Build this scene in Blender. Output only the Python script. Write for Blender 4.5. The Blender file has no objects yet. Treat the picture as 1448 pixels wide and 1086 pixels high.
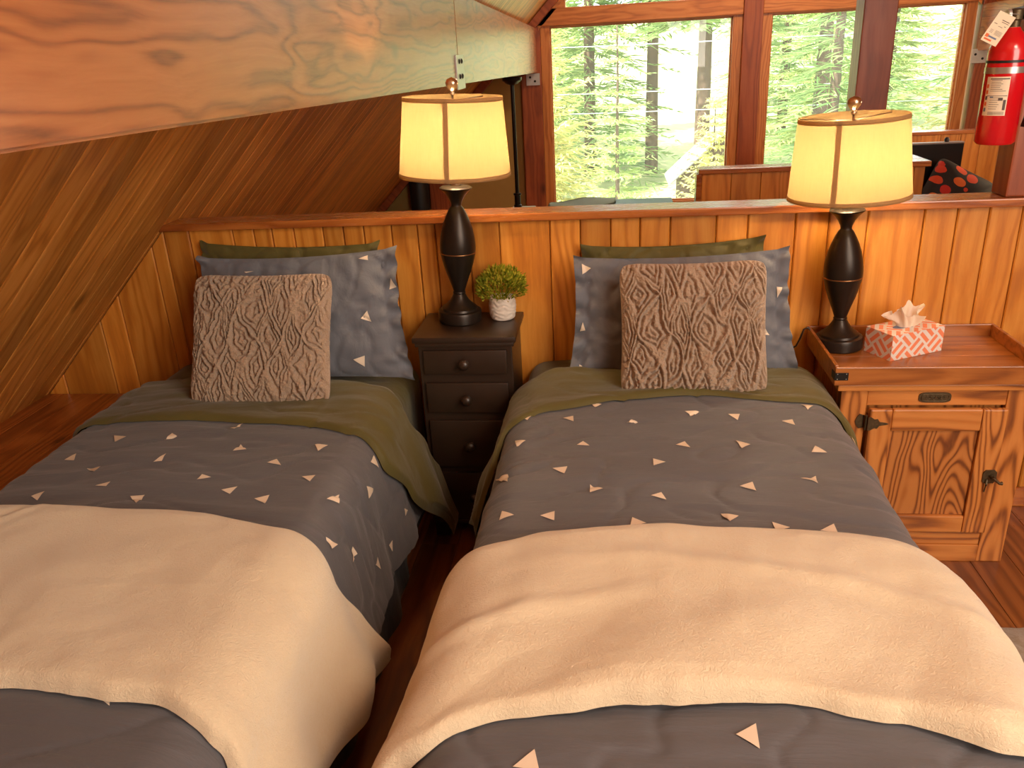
import bpy, bmesh, math, random
from math import sin, cos, pi, radians, sqrt, exp
from mathutils import Vector, Matrix, noise

random.seed(7)
sc = bpy.context.scene
COL = sc.collection

# ------------------------------------------------------------------ helpers
def lerp(a, b, t): return a + (b - a) * t
def clamp(x, a=0.0, b=1.0): return max(a, min(b, x))
def sstep(a, b, x):
    t = clamp((x - a) / (b - a)); return t * t * (3 - 2 * t)
def pw(x, pts):
    """piecewise smooth interpolation through (x, y) pairs"""
    if x <= pts[0][0]: return pts[0][1]
    for (x0, y0), (x1, y1) in zip(pts, pts[1:]):
        if x <= x1: return lerp(y0, y1, sstep(x0, x1, x))
    return pts[-1][1]
def pl(x, pts):
    if x <= pts[0][0]: return pts[0][1]
    for (x0, y0), (x1, y1) in zip(pts, pts[1:]):
        if x <= x1: return lerp(y0, y1, (x - x0) / (x1 - x0))
    return pts[-1][1]
def ns(x, y, z=0.0): return noise.noise(Vector((x, y, z)))

def link(o, parent=None):
    COL.objects.link(o)
    if parent: o.parent = parent
    return o
def obj(name, bm, mats, parent=None, smooth=None, loc=None, rot=None):
    me = bpy.data.meshes.new(name)
    bm.normal_update()
    bm.to_mesh(me); bm.free()
    if not isinstance(mats, (list, tuple)): mats = [mats]
    for m in mats: me.materials.append(m)
    if smooth is not None:
        if smooth is True:
            me.shade_smooth()
        else:
            me.shade_smooth()
            me.set_sharp_from_angle(angle=radians(smooth))
    o = bpy.data.objects.new(name, me)
    if loc: o.location = loc
    if rot: o.rotation_euler = rot
    return link(o, parent)
def empty(name, loc, rot=(0, 0, 0)):
    o = bpy.data.objects.new(name, None); o.location = loc; o.rotation_euler = rot
    o.empty_display_size = .1
    return link(o)
def tag(o, label, cat=None, group=None, kind=None):
    if label: o['label'] = label
    if cat: o['category'] = cat
    if group: o['group'] = group
    if kind: o['kind'] = kind
    return o
def struct(o, label=None):
    o['kind'] = 'structure'
    if label: o['label'] = label
    return o

def box(bm, x0, x1, y0, y1, z0, z1, bev=0.0, mi=0, M=None):
    vs = [bm.verts.new((x, y, z)) for z in (z0, z1) for y in (y0, y1) for x in (x0, x1)]
    idx = [(0, 2, 3, 1), (4, 5, 7, 6), (0, 1, 5, 4), (2, 6, 7, 3), (0, 4, 6, 2), (1, 3, 7, 5)]
    fs = [bm.faces.new([vs[i] for i in f]) for f in idx]
    for f in fs: f.material_index = mi
    if bev > 0:
        es = list({e for f in fs for e in f.edges})
        r = bmesh.ops.bevel(bm, geom=es, offset=bev, segments=2, affect='EDGES', profile=.6)
        for f in r['faces']: f.material_index = mi
        vs = list({v for f in r['faces'] for v in f.verts} | {v for v in vs if v.is_valid})
    if M is not None:
        for v in vs:
            if v.is_valid: v.co = M @ v.co
    return vs
def lathe(bm, prof, seg=32, c=(0, 0, 0), mi=0, M=None, cap=True):
    rings = []
    for r, z in prof:
        rings.append([bm.verts.new((c[0] + r * cos(2 * pi * k / seg), c[1] + r * sin(2 * pi * k / seg), c[2] + z)) for k in range(seg)])
    for a, b in zip(rings, rings[1:]):
        for k in range(seg):
            f = bm.faces.new((a[k], a[(k + 1) % seg], b[(k + 1) % seg], b[k])); f.material_index = mi
    if cap:
        if prof[0][0] > 1e-5: bm.faces.new(rings[0][::-1]).material_index = mi
        if prof[-1][0] > 1e-5: bm.faces.new(rings[-1]).material_index = mi
    if M is not None:
        for rg in rings:
            for v in rg: v.co = M @ v.co
def tube(bm, pts, r, seg=8, mi=0, cap=True):
    pts = [Vector(p) for p in pts]; rings = []
    n = len(pts); up = Vector((0, 0, 1))
    rr = r if isinstance(r, (list, tuple)) else [r] * n
    for i, p in enumerate(pts):
        d = (pts[min(i + 1, n - 1)] - pts[max(i - 1, 0)]).normalized()
        a = d.cross(up)
        if a.length < 1e-4: a = d.cross(Vector((1, 0, 0)))
        a.normalize(); b = d.cross(a)
        rings.append([bm.verts.new(p + (a * cos(2 * pi * k / seg) + b * sin(2 * pi * k / seg)) * rr[i]) for k in range(seg)])
    for A, B in zip(rings, rings[1:]):
        for k in range(seg):
            bm.faces.new((A[k], B[k], B[(k + 1) % seg], A[(k + 1) % seg])).material_index = mi
    if cap:
        bm.faces.new(rings[0]).material_index = mi; bm.faces.new(rings[-1][::-1]).material_index = mi
def grid(bm, f, nu, nv, mi=0):
    vs = [[bm.verts.new(f(i / nu, j / nv)) for i in range(nu + 1)] for j in range(nv + 1)]
    for j in range(nv):
        for i in range(nu):
            bm.faces.new((vs[j][i], vs[j][i + 1], vs[j + 1][i + 1], vs[j + 1][i])).material_index = mi
    return vs
def poly(bm, pts, mi=0):
    f = bm.faces.new([bm.verts.new(p) for p in pts]); f.material_index = mi; return f
def prism(bm, pts, d, mi=0):
    """extrude a planar polygon by vector d"""
    a = [bm.verts.new(Vector(p)) for p in pts]; b = [bm.verts.new(Vector(p) + Vector(d)) for p in pts]
    n = len(a)
    fs = [bm.faces.new(a), bm.faces.new(b[::-1])]
    for k in range(n): fs.append(bm.faces.new((a[k], b[k], b[(k + 1) % n], a[(k + 1) % n])))
    for f in fs: f.material_index = mi
    bmesh.ops.recalc_face_normals(bm, faces=fs)
    return fs

# ------------------------------------------------------------------ materials
class N:
    def __init__(s, name):
        s.m = bpy.data.materials.new(name); s.m.use_nodes = True
        s.t = s.m.node_tree; s.n = s.t.nodes; s.n.clear()
        s.out = s.n.new('ShaderNodeOutputMaterial')
    def __call__(s, typ, **kw):
        nd = s.n.new('ShaderNode' + typ)
        for k, v in kw.items():
            if k in nd.inputs: s.set(nd.inputs[k], v)
            elif hasattr(nd, k): setattr(nd, k, v)
            else: s.set(nd.inputs[k.replace('_', ' ')], v)
        return nd
    def set(s, i, v):
        if isinstance(v, bpy.types.NodeSocket): s.t.links.new(v, i)
        else: i.default_value = v
    def math(s, op, a, b=0.0, c=None, clampit=False):
        nd = s.n.new('ShaderNodeMath'); nd.operation = op; nd.use_clamp = clampit
        s.set(nd.inputs[0], a); s.set(nd.inputs[1], b)
        if c is not None: s.set(nd.inputs[2], c)
        return nd.outputs[0]
    def vmath(s, op, a, b=(0, 0, 0)):
        nd = s.n.new('ShaderNodeVectorMath'); nd.operation = op
        s.set(nd.inputs[0], a)
        if op == 'SCALE': s.set(nd.inputs['Scale'], b)
        else: s.set(nd.inputs[1], b)
        return nd.outputs[0]
    def ramp(s, fac, stops, interp='LINEAR'):
        nd = s.n.new('ShaderNodeValToRGB'); nd.color_ramp.interpolation = interp
        e = nd.color_ramp.elements
        while len(e) > 1: e.remove(e[-1])
        for i, (p, c) in enumerate(stops):
            el = e[0] if i == 0 else e.new(p)
            el.position = p; el.color = (*c, 1) if len(c) == 3 else c
        s.set(nd.inputs[0], fac); return nd.outputs[0]
    def mix(s, fac, a, b, blend='MIX'):
        nd = s.n.new('ShaderNodeMix'); nd.data_type = 'RGBA'; nd.blend_type = blend
        s.set(nd.inputs[0], fac)
        for i, v in ((6, a), (7, b)):
            if not isinstance(v, bpy.types.NodeSocket) and len(v) == 3: v = (*v, 1)
            s.set(nd.inputs[i], v)
        return nd.outputs[2]
    def noise(s, vec, scale, detail=3, rough=.5, dist=0.0):
        nd = s.n.new('ShaderNodeTexNoise')
        s.set(nd.inputs['Vector'], vec); nd.inputs['Scale'].default_value = scale
        nd.inputs['Detail'].default_value = detail; nd.inputs['Roughness'].default_value = rough
        nd.inputs['Distortion'].default_value = dist
        return nd.outputs['Fac']
    def bump(s, h, strength=.3, dist=.01, normal=None):
        nd = s.n.new('ShaderNodeBump'); nd.inputs['Strength'].default_value = strength
        nd.inputs['Distance'].default_value = dist; s.set(nd.inputs['Height'], h)
        if normal is not None: s.set(nd.inputs['Normal'], normal)
        return nd.outputs[0]
    def bsdf(s, **kw):
        nd = s.n.new('ShaderNodeBsdfPrincipled')
        for k, v in kw.items():
            k = {'color': 'Base Color', 'rough': 'Roughness', 'metal': 'Metallic', 'spec': 'Specular IOR Level', 'coat': 'Coat Weight',
                 'coat_rough': 'Coat Roughness', 'sheen': 'Sheen Weight', 'sheen_rough': 'Sheen Roughness', 'normal': 'Normal',
                 'emis': 'Emission Color', 'emis_s': 'Emission Strength', 'trans': 'Transmission Weight'}.get(k, k)
            if not isinstance(v, bpy.types.NodeSocket) and isinstance(v, tuple) and len(v) == 3: v = (*v, 1)
            s.set(nd.inputs[k], v)
        return nd.outputs[0]
    def done(s, sh):
        s.t.links.new(sh, s.out.inputs['Surface']); return s.m

def plain(name, color, rough=.5, metal=0.0, var=.08, nscale=30, bump=.0, **kw):
    n = N(name); tc = n('TexCoord').outputs['Object']
    f = n.noise(tc, nscale, 4)
    c = n.mix(f, tuple(x * (1 - var) for x in color), tuple(min(1, x * (1 + var)) for x in color))
    a = dict(color=c, rough=rough, metal=metal); a.update(kw)
    if bump: a['normal'] = n.bump(f, bump, .002)
    return n.done(n.bsdf(**a))

def wood(name, dark, mid, light, axis='Z', rough=.36, cross=9.0, ring=16.0, ringmix=.35, knots=.5, kscale=3.0, tone=.35, coat=.15, spec=.5, along=.07, bump=.12, nrm=None):
    """stretched-noise grain along one object axis; each board (mesh island) gets its own tone and offset"""
    n = N(name); tc = n('TexCoord').outputs['Object']
    rnd = n('NewGeometry').outputs['Random Per Island']
    off = n('CombineXYZ', X=n.math('MULTIPLY', rnd, 31.0), Y=n.math('MULTIPLY', rnd, 17.0), Z=n.math('MULTIPLY', rnd, 53.0)).outputs[0]
    v = n.vmath('ADD', tc, off)
    s = {'X': (along, 1, 1), 'Y': (1, along, 1), 'Z': (1, 1, along)}[axis]
    vs = n.vmath('MULTIPLY', v, s)
    warp = n('TexNoise', Vector=v, Scale=2.2, Detail=2.0).outputs['Color']
    vs = n.vmath('ADD', vs, n.vmath('SCALE', warp, .06))
    fine = n.noise(vs, cross * 9, 5, .6)
    low = n.noise(vs, cross * .55, 2, .45)
    rg = n.math('SINE', n.math('MULTIPLY', low, ring * 6.28))
    rg = n.math('MULTIPLY_ADD', rg, .5, .5)
    rg = n.math('POWER', rg, 1.6)
    g = n.math('ADD', n.math('MULTIPLY', fine, 1 - ringmix), n.math('MULTIPLY', rg, ringmix))
    col = n.ramp(g, [(.18, light), (.52, mid), (.88, dark)])
    # knots: sparse cells
    ks = n.vmath('MULTIPLY', v, tuple(0.0 if nrm == a_ else kscale * (1 if x == 1 else .5) for a_, x in zip('XYZ', s)))
    vo = n('TexVoronoi', Vector=ks, Scale=1.0, Randomness=1.0)
    kd = vo.outputs['Distance']
    kcol = n('SeparateColor', Color=vo.outputs['Color']).outputs[0]
    pick = n.math('LESS_THAN', kcol, knots)
    kn = n.math('MULTIPLY', n.ramp(kd, [(.045, (1, 1, 1)), (.08, (.6, .55, .55)), (.13, (0, 0, 0))]), pick)
    col = n.mix(n.math('MULTIPLY', kn, .8), col, tuple(x * .35 for x in dark))
    tn = n.math('MULTIPLY_ADD', rnd, tone, 1 - tone * .55)
    col = n.mix(1.0, col, n('CombineColor', Red=tn, Green=tn, Blue=tn).outputs[0], 'MULTIPLY')
    nb = n.bump(g, bump, .004)
    return n.done(n.bsdf(color=col, rough=n.math('MULTIPLY_ADD', fine, .15, rough - .07), coat=coat, coat_rough=.25, spec=spec, normal=nb))

def fabric(name, color, color2=None, rough=.85, nscale=6.0, weave=900.0, bump=.25, sheen=.2, wr=0.35, wscale=(7, 26, 7)):
    n = N(name); tc = n('TexCoord').outputs['Object']
    f = n.noise(tc, nscale, 4)
    c = n.mix(f, color, color2 or tuple(x * .85 for x in color))
    fine = n.noise(tc, weave, 2)
    wrk = n.noise(n.vmath('MULTIPLY', tc, wscale), 1.0, 5, .55, .6)
    nb = n.bump(wrk, wr, .012)
    nb = n.bump(fine, bump, .0006, nb)
    return n.done(n.bsdf(color=c, rough=rough, sheen=sheen, sheen_rough=.5, spec=.25, normal=nb))

M = {}
M['pine_wall'] = wood('pine_wall', (.38, .11, .013), (.60, .215, .026), (.74, .32, .055), 'Z', rough=.38, cross=7, ringmix=.28, knots=.4, kscale=3.6, tone=.42, nrm='Y')
M['pine_roof'] = wood('pine_roof', (.34, .11, .016), (.62, .245, .044), (.74, .34, .085), 'X', rough=.34, cross=9, ringmix=.3, knots=.9, kscale=3.8, tone=.45, nrm='Z')
M['rail'] = wood('rail_wood', (.20, .05, .01), (.36, .10, .018), (.50, .17, .035), 'X', rough=.26, cross=9, knots=.12, tone=.1, coat=.7)
M['beam'] = wood('beam_wood', (.13, .032, .008), (.34, .098, .022), (.43, .145, .038), 'Y', rough=.40, cross=11, ring=15, ringmix=.42, knots=.16, kscale=3.4, tone=.0, along=.055, bump=.3, coat=.6, nrm='X')
M['frame'] = wood('frame_wood', (.30, .085, .018), (.50, .17, .036), (.60, .24, .06), 'Z', rough=.4, cross=8, knots=.15, tone=.2)
M['frame_x'] = wood('frame_wood_flat', (.30, .085, .018), (.50, .17, .036), (.60, .24, .06), 'X', rough=.4, cross=8, knots=.15, tone=.2)
M['post'] = wood('post_wood', (.16, .034, .010), (.28, .062, .016), (.36, .092, .026), 'Z', rough=.42, cross=6, knots=.25, tone=.15)
M['floor'] = wood('floor_wood', (.10, .026, .006), (.22, .062, .012), (.34, .115, .026), 'Y', rough=.3, cross=8, knots=.2, tone=.6, coat=.3, nrm='Z')
M['ledge'] = wood('ledge_wood', (.13, .03, .006), (.30, .075, .012), (.40, .125, .026), 'Y', rough=.34, cross=8, knots=.5, kscale=5, tone=.3, coat=.25, nrm='Z')
M['oak_z'] = wood('oak_upright', (.13, .032, .006), (.44, .145, .026), (.55, .21, .048), 'Z', rough=.4, cross=9, ring=24, ringmix=.55, knots=.03, tone=.22)
M['oak_x'] = wood('oak_flat', (.13, .032, .006), (.44, .145, .026), (.55, .21, .048), 'X', rough=.4, cross=9, ring=20, ringmix=.55, knots=.0, tone=.22)
M['oak_panel'] = wood('oak_panel', (.12, .03, .006), (.38, .12, .022), (.48, .175, .04), 'Z', rough=.4, cross=11, ring=24, ringmix=.65, knots=.0, tone=.05, along=.22)
M['tray'] = wood('tray_wood', (.13, .034, .007), (.31, .095, .017), (.41, .145, .03), 'X', rough=.3, cross=8, ringmix=.3, knots=.05, tone=.15, coat=.35)
M['espresso'] = plain('espresso_paint', (.030, .016, .009), .38, var=.25, nscale=20, coat=.2, coat_rough=.3)
M['bronze'] = plain('lamp_bronze', (.030, .021, .015), .34, metal=.55, var=.25, nscale=25)
M['bronze_line'] = plain('lamp_copper_line', (.35, .17, .07), .35, metal=.9)
M['nickel'] = plain('finial_metal', (.62, .47, .33), .28, metal=1.0)
M['brass_old'] = plain('aged_brass', (.12, .085, .045), .42, metal=.75, var=.5, nscale=120, bump=.4)
M['black_iron'] = plain('black_iron', (.02, .018, .016), .45, metal=.6)
M['steel'] = plain('zinc_plate', (.60, .60, .58), .4, metal=.7, var=.1)
M['olive'] = fabric('olive_cotton', (.115, .092, .022), (.088, .070, .016), rough=.62, bump=.12, wr=.35, wscale=(9, 16, 9))
M['grey'] = fabric('slate_cotton', (.128, .124, .132), (.104, .101, .108), rough=.55, bump=.12, wr=.42, wscale=(6, 30, 8))
M['grey_pillow'] = fabric('slate_cotton_pillow', (.160, .165, .185), (.135, .14, .16), rough=.6, bump=.12, wr=.45, wscale=(12, 12, 10))
M['print'] = plain('cream_print', (.80, .66, .50), .7, var=.03)
M['valance'] = fabric('charcoal_valance', (.030, .032, .038), (.022, .024, .028), rough=.85, bump=.3)
M['mattress_side'] = fabric('olive_sheet', (.115, .092, .022), (.088, .070, .016), rough=.62, bump=.12)
def fleece(name, c1, c2):
    n = N(name); tc = n('TexCoord').outputs['Object']
    f = n.noise(tc, 5, 4); fz = n.noise(tc, 85, 5, .7, 2.0); fz2 = n.noise(tc, 420, 3, .6)
    c = n.mix(f, c1, c2)
    nb = n.bump(fz, .55, .008); nb = n.bump(fz2, .35, .002, nb)
    return n.done(n.bsdf(color=c, rough=.95, sheen=.5, sheen_rough=.4, spec=.1, normal=nb))
M['cream'] = fleece('cream_fleece', (.84, .71, .50), (.79, .65, .44))
def knit():
    n = N('taupe_chenille'); tc = n('TexCoord').outputs['Object']
    f = n.noise(tc, 9, 3); fz = n.noise(tc, 190, 4, .7, 1.0); vo = n('TexVoronoi', Vector=tc, Scale=260.0).outputs['Distance']
    c = n.mix(f, (.46, .31, .20), (.38, .25, .155))
    c = n.mix(n.math('MULTIPLY', fz, .5), c, (.52, .37, .25))
    nb = n.bump(vo, .7, .004); nb = n.bump(fz, .7, .005, nb)
    return n.done(n.bsdf(color=c, rough=.95, sheen=.35, spec=.1, normal=nb))
M['knit'] = knit()
def shade():
    n = N('lamp_shade_linen'); tc = n('TexCoord').outputs['Object']
    th = n.noise(n.vmath('MULTIPLY', tc, (60, 60, 6)), 3, 3)
    c = n.mix(th, (.49, .352, .165), (.45, .318, .145))
    d = n('BsdfDiffuse', Color=c); t = n('BsdfTranslucent', Color=c)
    mx = n('MixShader'); n.set(mx.inputs[0], .62); n.set(mx.inputs[1], d.outputs[0]); n.set(mx.inputs[2], t.outputs[0])
    return n.done(mx.outputs[0])
M['shade'] = shade()
def shade_in():
    n = N('shade_ribbon'); tc = n('TexCoord').outputs['Object']
    c = n.mix(n.noise(tc, 40, 2), (.52, .34, .17), (.48, .31, .15))
    d = n('BsdfDiffuse', Color=c); t = n('BsdfTranslucent', Color=c)
    mx = n('MixShader'); n.set(mx.inputs[0], .5); n.set(mx.inputs[1], d.outputs[0]); n.set(mx.inputs[2], t.outputs[0])
    return n.done(mx.outputs[0])
M['ribbon'] = shade_in()
def emit(name, c, s):
    n = N(name); tc = n('TexCoord').outputs['Object']
    e = n('Emission', Strength=s); n.set(e.inputs[0], n.mix(n.noise(tc, 5, 1), c, c)); return n.done(e.outputs[0])
M['bulb'] = emit('bulb_glow', (1.0, .74, .42), 18.0)
def glass():
    n = N('window_glass'); t = n('BsdfTransparent', Color=(.97, .985, .98, 1)); g = n('BsdfGlossy', Roughness=.02)
    ve = n('BsdfTranslucent', Color=(1, 1, .97, 1)); haze = n('MixShader'); n.set(haze.inputs[0], .032); n.set(haze.inputs[1], t.outputs[0]); n.set(haze.inputs[2], ve.outputs[0])  # white translucent veil puts outdoor glare and haze into the pane
    fr = n('Fresnel', IOR=1.45).outputs[0]
    mx = n('MixShader'); n.set(mx.inputs[0], n.math('MULTIPLY', fr, .8)); n.set(mx.inputs[1], haze.outputs[0]); n.set(mx.inputs[2], g.outputs[0])
    return n.done(mx.outputs[0])
M['glass'] = glass()
M['ochre'] = plain('ochre_plaster', (.40, .235, .06), .8, var=.06, nscale=14, bump=.1)
M['black_pipe'] = plain('black_pipe', (.014, .014, .013), .5, metal=.2)
M['pole'] = plain('black_pole', (.02, .018, .015), .28, metal=.7)
M['pale_green'] = fabric('pale_green_cloth', (.42, .50, .40), (.36, .44, .35), rough=.7)
M['red'] = plain('extinguisher_red', (.62, .006, .012), .22, var=.05, coat=.6, coat_rough=.1)
M['black'] = plain('black_plastic', (.012, .012, .012), .4)
M['silver'] = plain('silver_band', (.55, .55, .52), .3, metal=.8)
M['paper'] = plain('label_paper', (.85, .74, .56), .6, var=.04)
M['ink'] = plain('label_ink', (.10, .08, .07), .6)
M['ink_red'] = plain('label_red', (.75, .16, .05), .6)
M['ink_blue'] = plain('label_blue', (.15, .2, .32), .6)
M['white_plastic'] = plain('white_plastic', (.80, .80, .80), .4)
M['pot'] = plain('white_textured_ceramic', (.70, .62, .53), .75, var=.08, nscale=80, bump=.5)
M['tv'] = plain('screen_black', (.010, .009, .008), .3, coat=.0)
M['bezel'] = plain('screen_bezel', (.45, .42, .38), .35, metal=.6)
M['rug'] = fleece('rug_pile', (.36, .29, .21), (.28, .22, .155))
M['tissue'] = None
def tissue():
    n = N('tissue_paper'); tc = n('TexCoord').outputs['Object']; c = n.mix(n.noise(tc, 20, 2), (.92, .84, .72), (.95, .88, .78))
    d = n('BsdfDiffuse', Color=c); t = n('BsdfTranslucent', Color=c)
    mx = n('MixShader'); n.set(mx.inputs[0], .4); n.set(mx.inputs[1], d.outputs[0]); n.set(mx.inputs[2], t.outputs[0])
    return n.done(mx.outputs[0])
M['tissue'] = tissue()
def tissue_box():
    """coral bars in a lattice of 45 degree cells on white card"""
    n = N('tissue_card'); uv = n('UVMap').outputs[0]
    sx = n('SeparateXYZ', Vector=n('VectorRotate', Vector=uv, Angle=radians(45), rotation_type='Z_AXIS').outputs[0])
    cs = 1 / .050
    u = n.math('MULTIPLY', sx.outputs[0], cs); v = n.math('MULTIPLY', sx.outputs[1], cs)
    par = n.math('FLOORED_MODULO', n.math('ADD', n.math('FLOOR', u), n.math('FLOOR', v)), 2.0)
    fu = n.math('FRACT', u); fv = n.math('FRACT', v)
    def bars(a, b):
        st = n.math('FRACT', n.math('MULTIPLY', a, 2.0))
        w = n.math('MULTIPLY', n.math('GREATER_THAN', st, .26), n.math('LESS_THAN', st, .76))
        l = n.math('MULTIPLY', n.math('GREATER_THAN', b, .06), n.math('LESS_THAN', b, .97))
        return n.math('MULTIPLY', w, l)
    b1 = bars(fu, fv); b2 = bars(fv, fu)
    bar = n.math('ADD', n.math('MULTIPLY', b1, par), n.math('MULTIPLY', b2, n.math('SUBTRACT', 1.0, par)))
    c = n.mix(bar, (.80, .74, .68), (.86, .27, .13))
    return n.done(n.bsdf(color=c, rough=.45))
M['tissue_card'] = tissue_box()
def leaf(name, c1, c2, c3, tr=.35):
    n = N(name); r = n('NewGeometry').outputs['Random Per Island']
    c = n.ramp(r, [(0.0, c1), (.5, c2), (1.0, c3)])
    d = n('BsdfDiffuse', Color=c); t = n('BsdfTranslucent', Color=c)
    mx = n('MixShader'); n.set(mx.inputs[0], tr); n.set(mx.inputs[1], d.outputs[0]); n.set(mx.inputs[2], t.outputs[0])
    return n.done(mx.outputs[0])
M['plant'] = leaf('plant_leaf', (.10, .16, .015), (.30, .34, .03), (.62, .52, .06))
M['fir'] = leaf('fir_needles', (.30, .40, .12), (.50, .60, .22), (.78, .80, .42), .45)
M['fir_dark'] = leaf('cedar_needles', (.16, .26, .10), (.32, .45, .17), (.54, .62, .28), .4)
M['fir_gold'] = leaf('gold_foliage', (.50, .54, .20), (.76, .74, .32), (.88, .74, .40), .45)
M['bark'] = plain('bark', (.13, .08, .05), .9, var=.4, nscale=9, bump=.6)
M['ground'] = plain('outside_ground', (.42, .42, .20), .95, var=.4, nscale=2)
M['shed'] = plain('weathered_shed', (.22, .21, .19), .85, var=.2, nscale=6)
M['wire'] = plain('overhead_wire', (.55, .58, .55), .5)
def leafprint():
    n = N('leaf_print_cloth'); tc = n('TexCoord').outputs['Object']
    vo = n('TexVoronoi', Vector=n.vmath('MULTIPLY', n.vmath('ADD', tc, n.vmath('SCALE', n('TexNoise', Vector=tc, Scale=9.0).outputs['Color'], .03)), (1.0, 1, 1.35)), Scale=10.5)
    r = n('SeparateColor', Color=vo.outputs['Color'])
    petal = n.math('MULTIPLY', n.math('LESS_THAN', vo.outputs['Distance'], .42), n.math('GREATER_THAN', r.outputs[1], .25))
    lc = n.ramp(r.outputs[0], [(0, (.45, .012, .006)), (.5, (.62, .07, .012)), (1, (.72, .27, .03))])
    return n.done(n.bsdf(color=n.mix(petal, (.010, .008, .007), lc), rough=.75))
M['leafprint'] = leafprint()

# ------------------------------------------------------------------ camera
F = 1140.15; yaw, pitch, roll = .13235684, .38926948, .0554510
fwd = Vector((-sin(yaw) * cos(pitch), cos(yaw) * cos(pitch), -sin(pitch)))
rgt = Vector((cos(yaw), sin(yaw), 0)); dwn = fwd.cross(rgt)
r2 = rgt * cos(roll) + dwn * sin(roll); d2 = dwn * cos(roll) - rgt * sin(roll)
cam = bpy.data.cameras.new('camera'); cam.sensor_width = 36; cam.lens = 36 * F / 1448
cam.clip_start = .05; cam.clip_end = 300
co = bpy.data.objects.new('camera', cam); COL.objects.link(co)
mw = Matrix((r2, -d2, -fwd)).transposed().to_4x4(); mw.translation = Vector((0, -2.699165, 1.595839))
co.matrix_world = mw; sc.camera = co

# ------------------------------------------------------------------ the setting
YW = 6.3                       # gable wall with the windows
SL = 1.016                     # slope of both roof planes
def slope_z(x): return 1.078 + (x + 1.579) * SL
XR = 1.40                      # ridge
ZR = slope_z(XR)
YB = -4.6                      # wall behind the camera

# floor: boards running towards the windows
bm = bmesh.new(); rn = random.Random(3)
x = -2.75
while x < 5.5:
    w = .13; y = YB - .1 - rn.random()
    while y < YW:
        L = rn.uniform(1.1, 2.2); y1 = min(y + L, YW + .1)
        box(bm, x, x + w - .0015, y, y1 - .0015, -.03, 0, .0012)
        y = y1 if y1 < YW else YW + 1
    x += w
box(bm, -2.8, 5.6, YB - .1, YW + .1, -.08, -.032)
struct(obj('floor', bm, M['floor']), 'dark red brown plank floor')

# roof planes: narrow boards running up the slope
ang = math.atan(SL); Ls = (XR + 2.75) / cos(ang)
def roof(name, sgn):
    bm = bmesh.new(); y = YB - .1; rn = random.Random(11 if sgn > 0 else 12)
    while y < YW + .25:
        w = .104
        box(bm, 0, Ls, y + .0012, y + w - .0012, 0, .03, .006)
        y += w
    # solid deck above the boards
    box(bm, 0, Ls, YB - .1, YW + .25, .034, .10)
    x0 = -2.75 if sgn > 0 else 2 * XR + 2.75
    o = obj(name, bm, M['pine_roof'], loc=(x0, 0, slope_z(-2.75)))
    R = Matrix.Rotation(-ang, 4, 'Y') if sgn > 0 else (Matrix.Scale(-1, 4, (1, 0, 0)) @ Matrix.Rotation(-ang, 4, 'Y'))
    if sgn > 0:
        o.rotation_euler = (0, -ang, 0)
    else:
        o.rotation_euler = (0, -(pi - ang), 0)
        for v in o.data.vertices: v.co.z = -v.co.z
        o.data.flip_normals()
    return o
struct(roof('ceiling', 1), 'sloping knotty pine board ceiling on the left')
struct(roof('ceiling', -1), 'sloping pine board ceiling on the right')

# wall behind the camera (triangular gable)
bm = bmesh.new(); x = -2.7
while x < 5.5:
    w = .16; xa, xb = x, x + w - .002
    za = min(slope_z(xa), slope_z(2 * XR - xa)) ; zb = min(slope_z(xb), slope_z(2 * XR - xb))
    za = max(za, .02); zb = max(zb, .02)
    prism(bm, [(xa, YB, 0), (xb, YB, 0), (xb, YB, zb), (xa, YB, za)], (0, -.05, 0)); x += w
struct(obj('wall_rear', bm, M['pine_wall']))

# low partition behind the beds: upright boards of uneven width
XS = [-2.116, -1.907, -1.81, -1.636, -1.5815, -1.486, -1.323, -1.245, -1.178, -1.098, -.993, -.92, -.847, -.749, -.658, -.596, -.48, -.375, -.203, -.101, 0, .097, .196, .345, .446, .596, .70, .82, .991, 1.09, 1.185, 1.283,
      1.44, 1.55, 1.70, 1.83, 1.95, 2.1, 2.22, 2.38, 2.5, 2.64, 2.8]
XS = [-2.6, -2.5, -2.36, -2.24] + XS
bm = bmesh.new()
for xa, xb in zip(XS, XS[1:]):
    za, zb = min(1.075, slope_z(xa) - .004), min(1.075, slope_z(xb) - .004)
    xa2, xb2 = xa + .0012, xb - .0012
    if za < .05: za = .05
    vs = [(xa2, 0, 0), (xb2, 0, 0), (xb2, 0, zb), (xa2, 0, za)]
    fs = prism(bm, vs, (0, .03, 0))
    es = list({e for f in fs for e in f.edges if abs(e.verts[0].co.y) < 1e-4 and abs(e.verts[1].co.y) < 1e-4 and abs(e.verts[0].co.x - e.verts[1].co.x) < 1e-4})
    bmesh.ops.bevel(bm, geom=es, offset=.004, segments=1, affect='EDGES')
prism(bm, [(-2.6, .031, 0), (2.8, .031, 0), (2.8, .031, 1.073), (-1.59, .031, 1.06), (-2.6, .031, .05)], (0, .044, 0))
struct(obj('wall_partition', bm, M['pine_wall']), 'low knotty pine board wall behind the beds')
bm = bmesh.new(); box(bm, -1.60, 2.85, -.022, .105, 1.074, 1.100, .004)
struct(obj('trim_1', bm, M['rail']), 'dark wooden cap rail along the top of the low wall')
bm = bmesh.new(); box(bm, 1.262, 2.8, -.014, -.001, .0, .075, .004)
struct(obj('baseboard_partition', bm, M['rail']))

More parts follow.
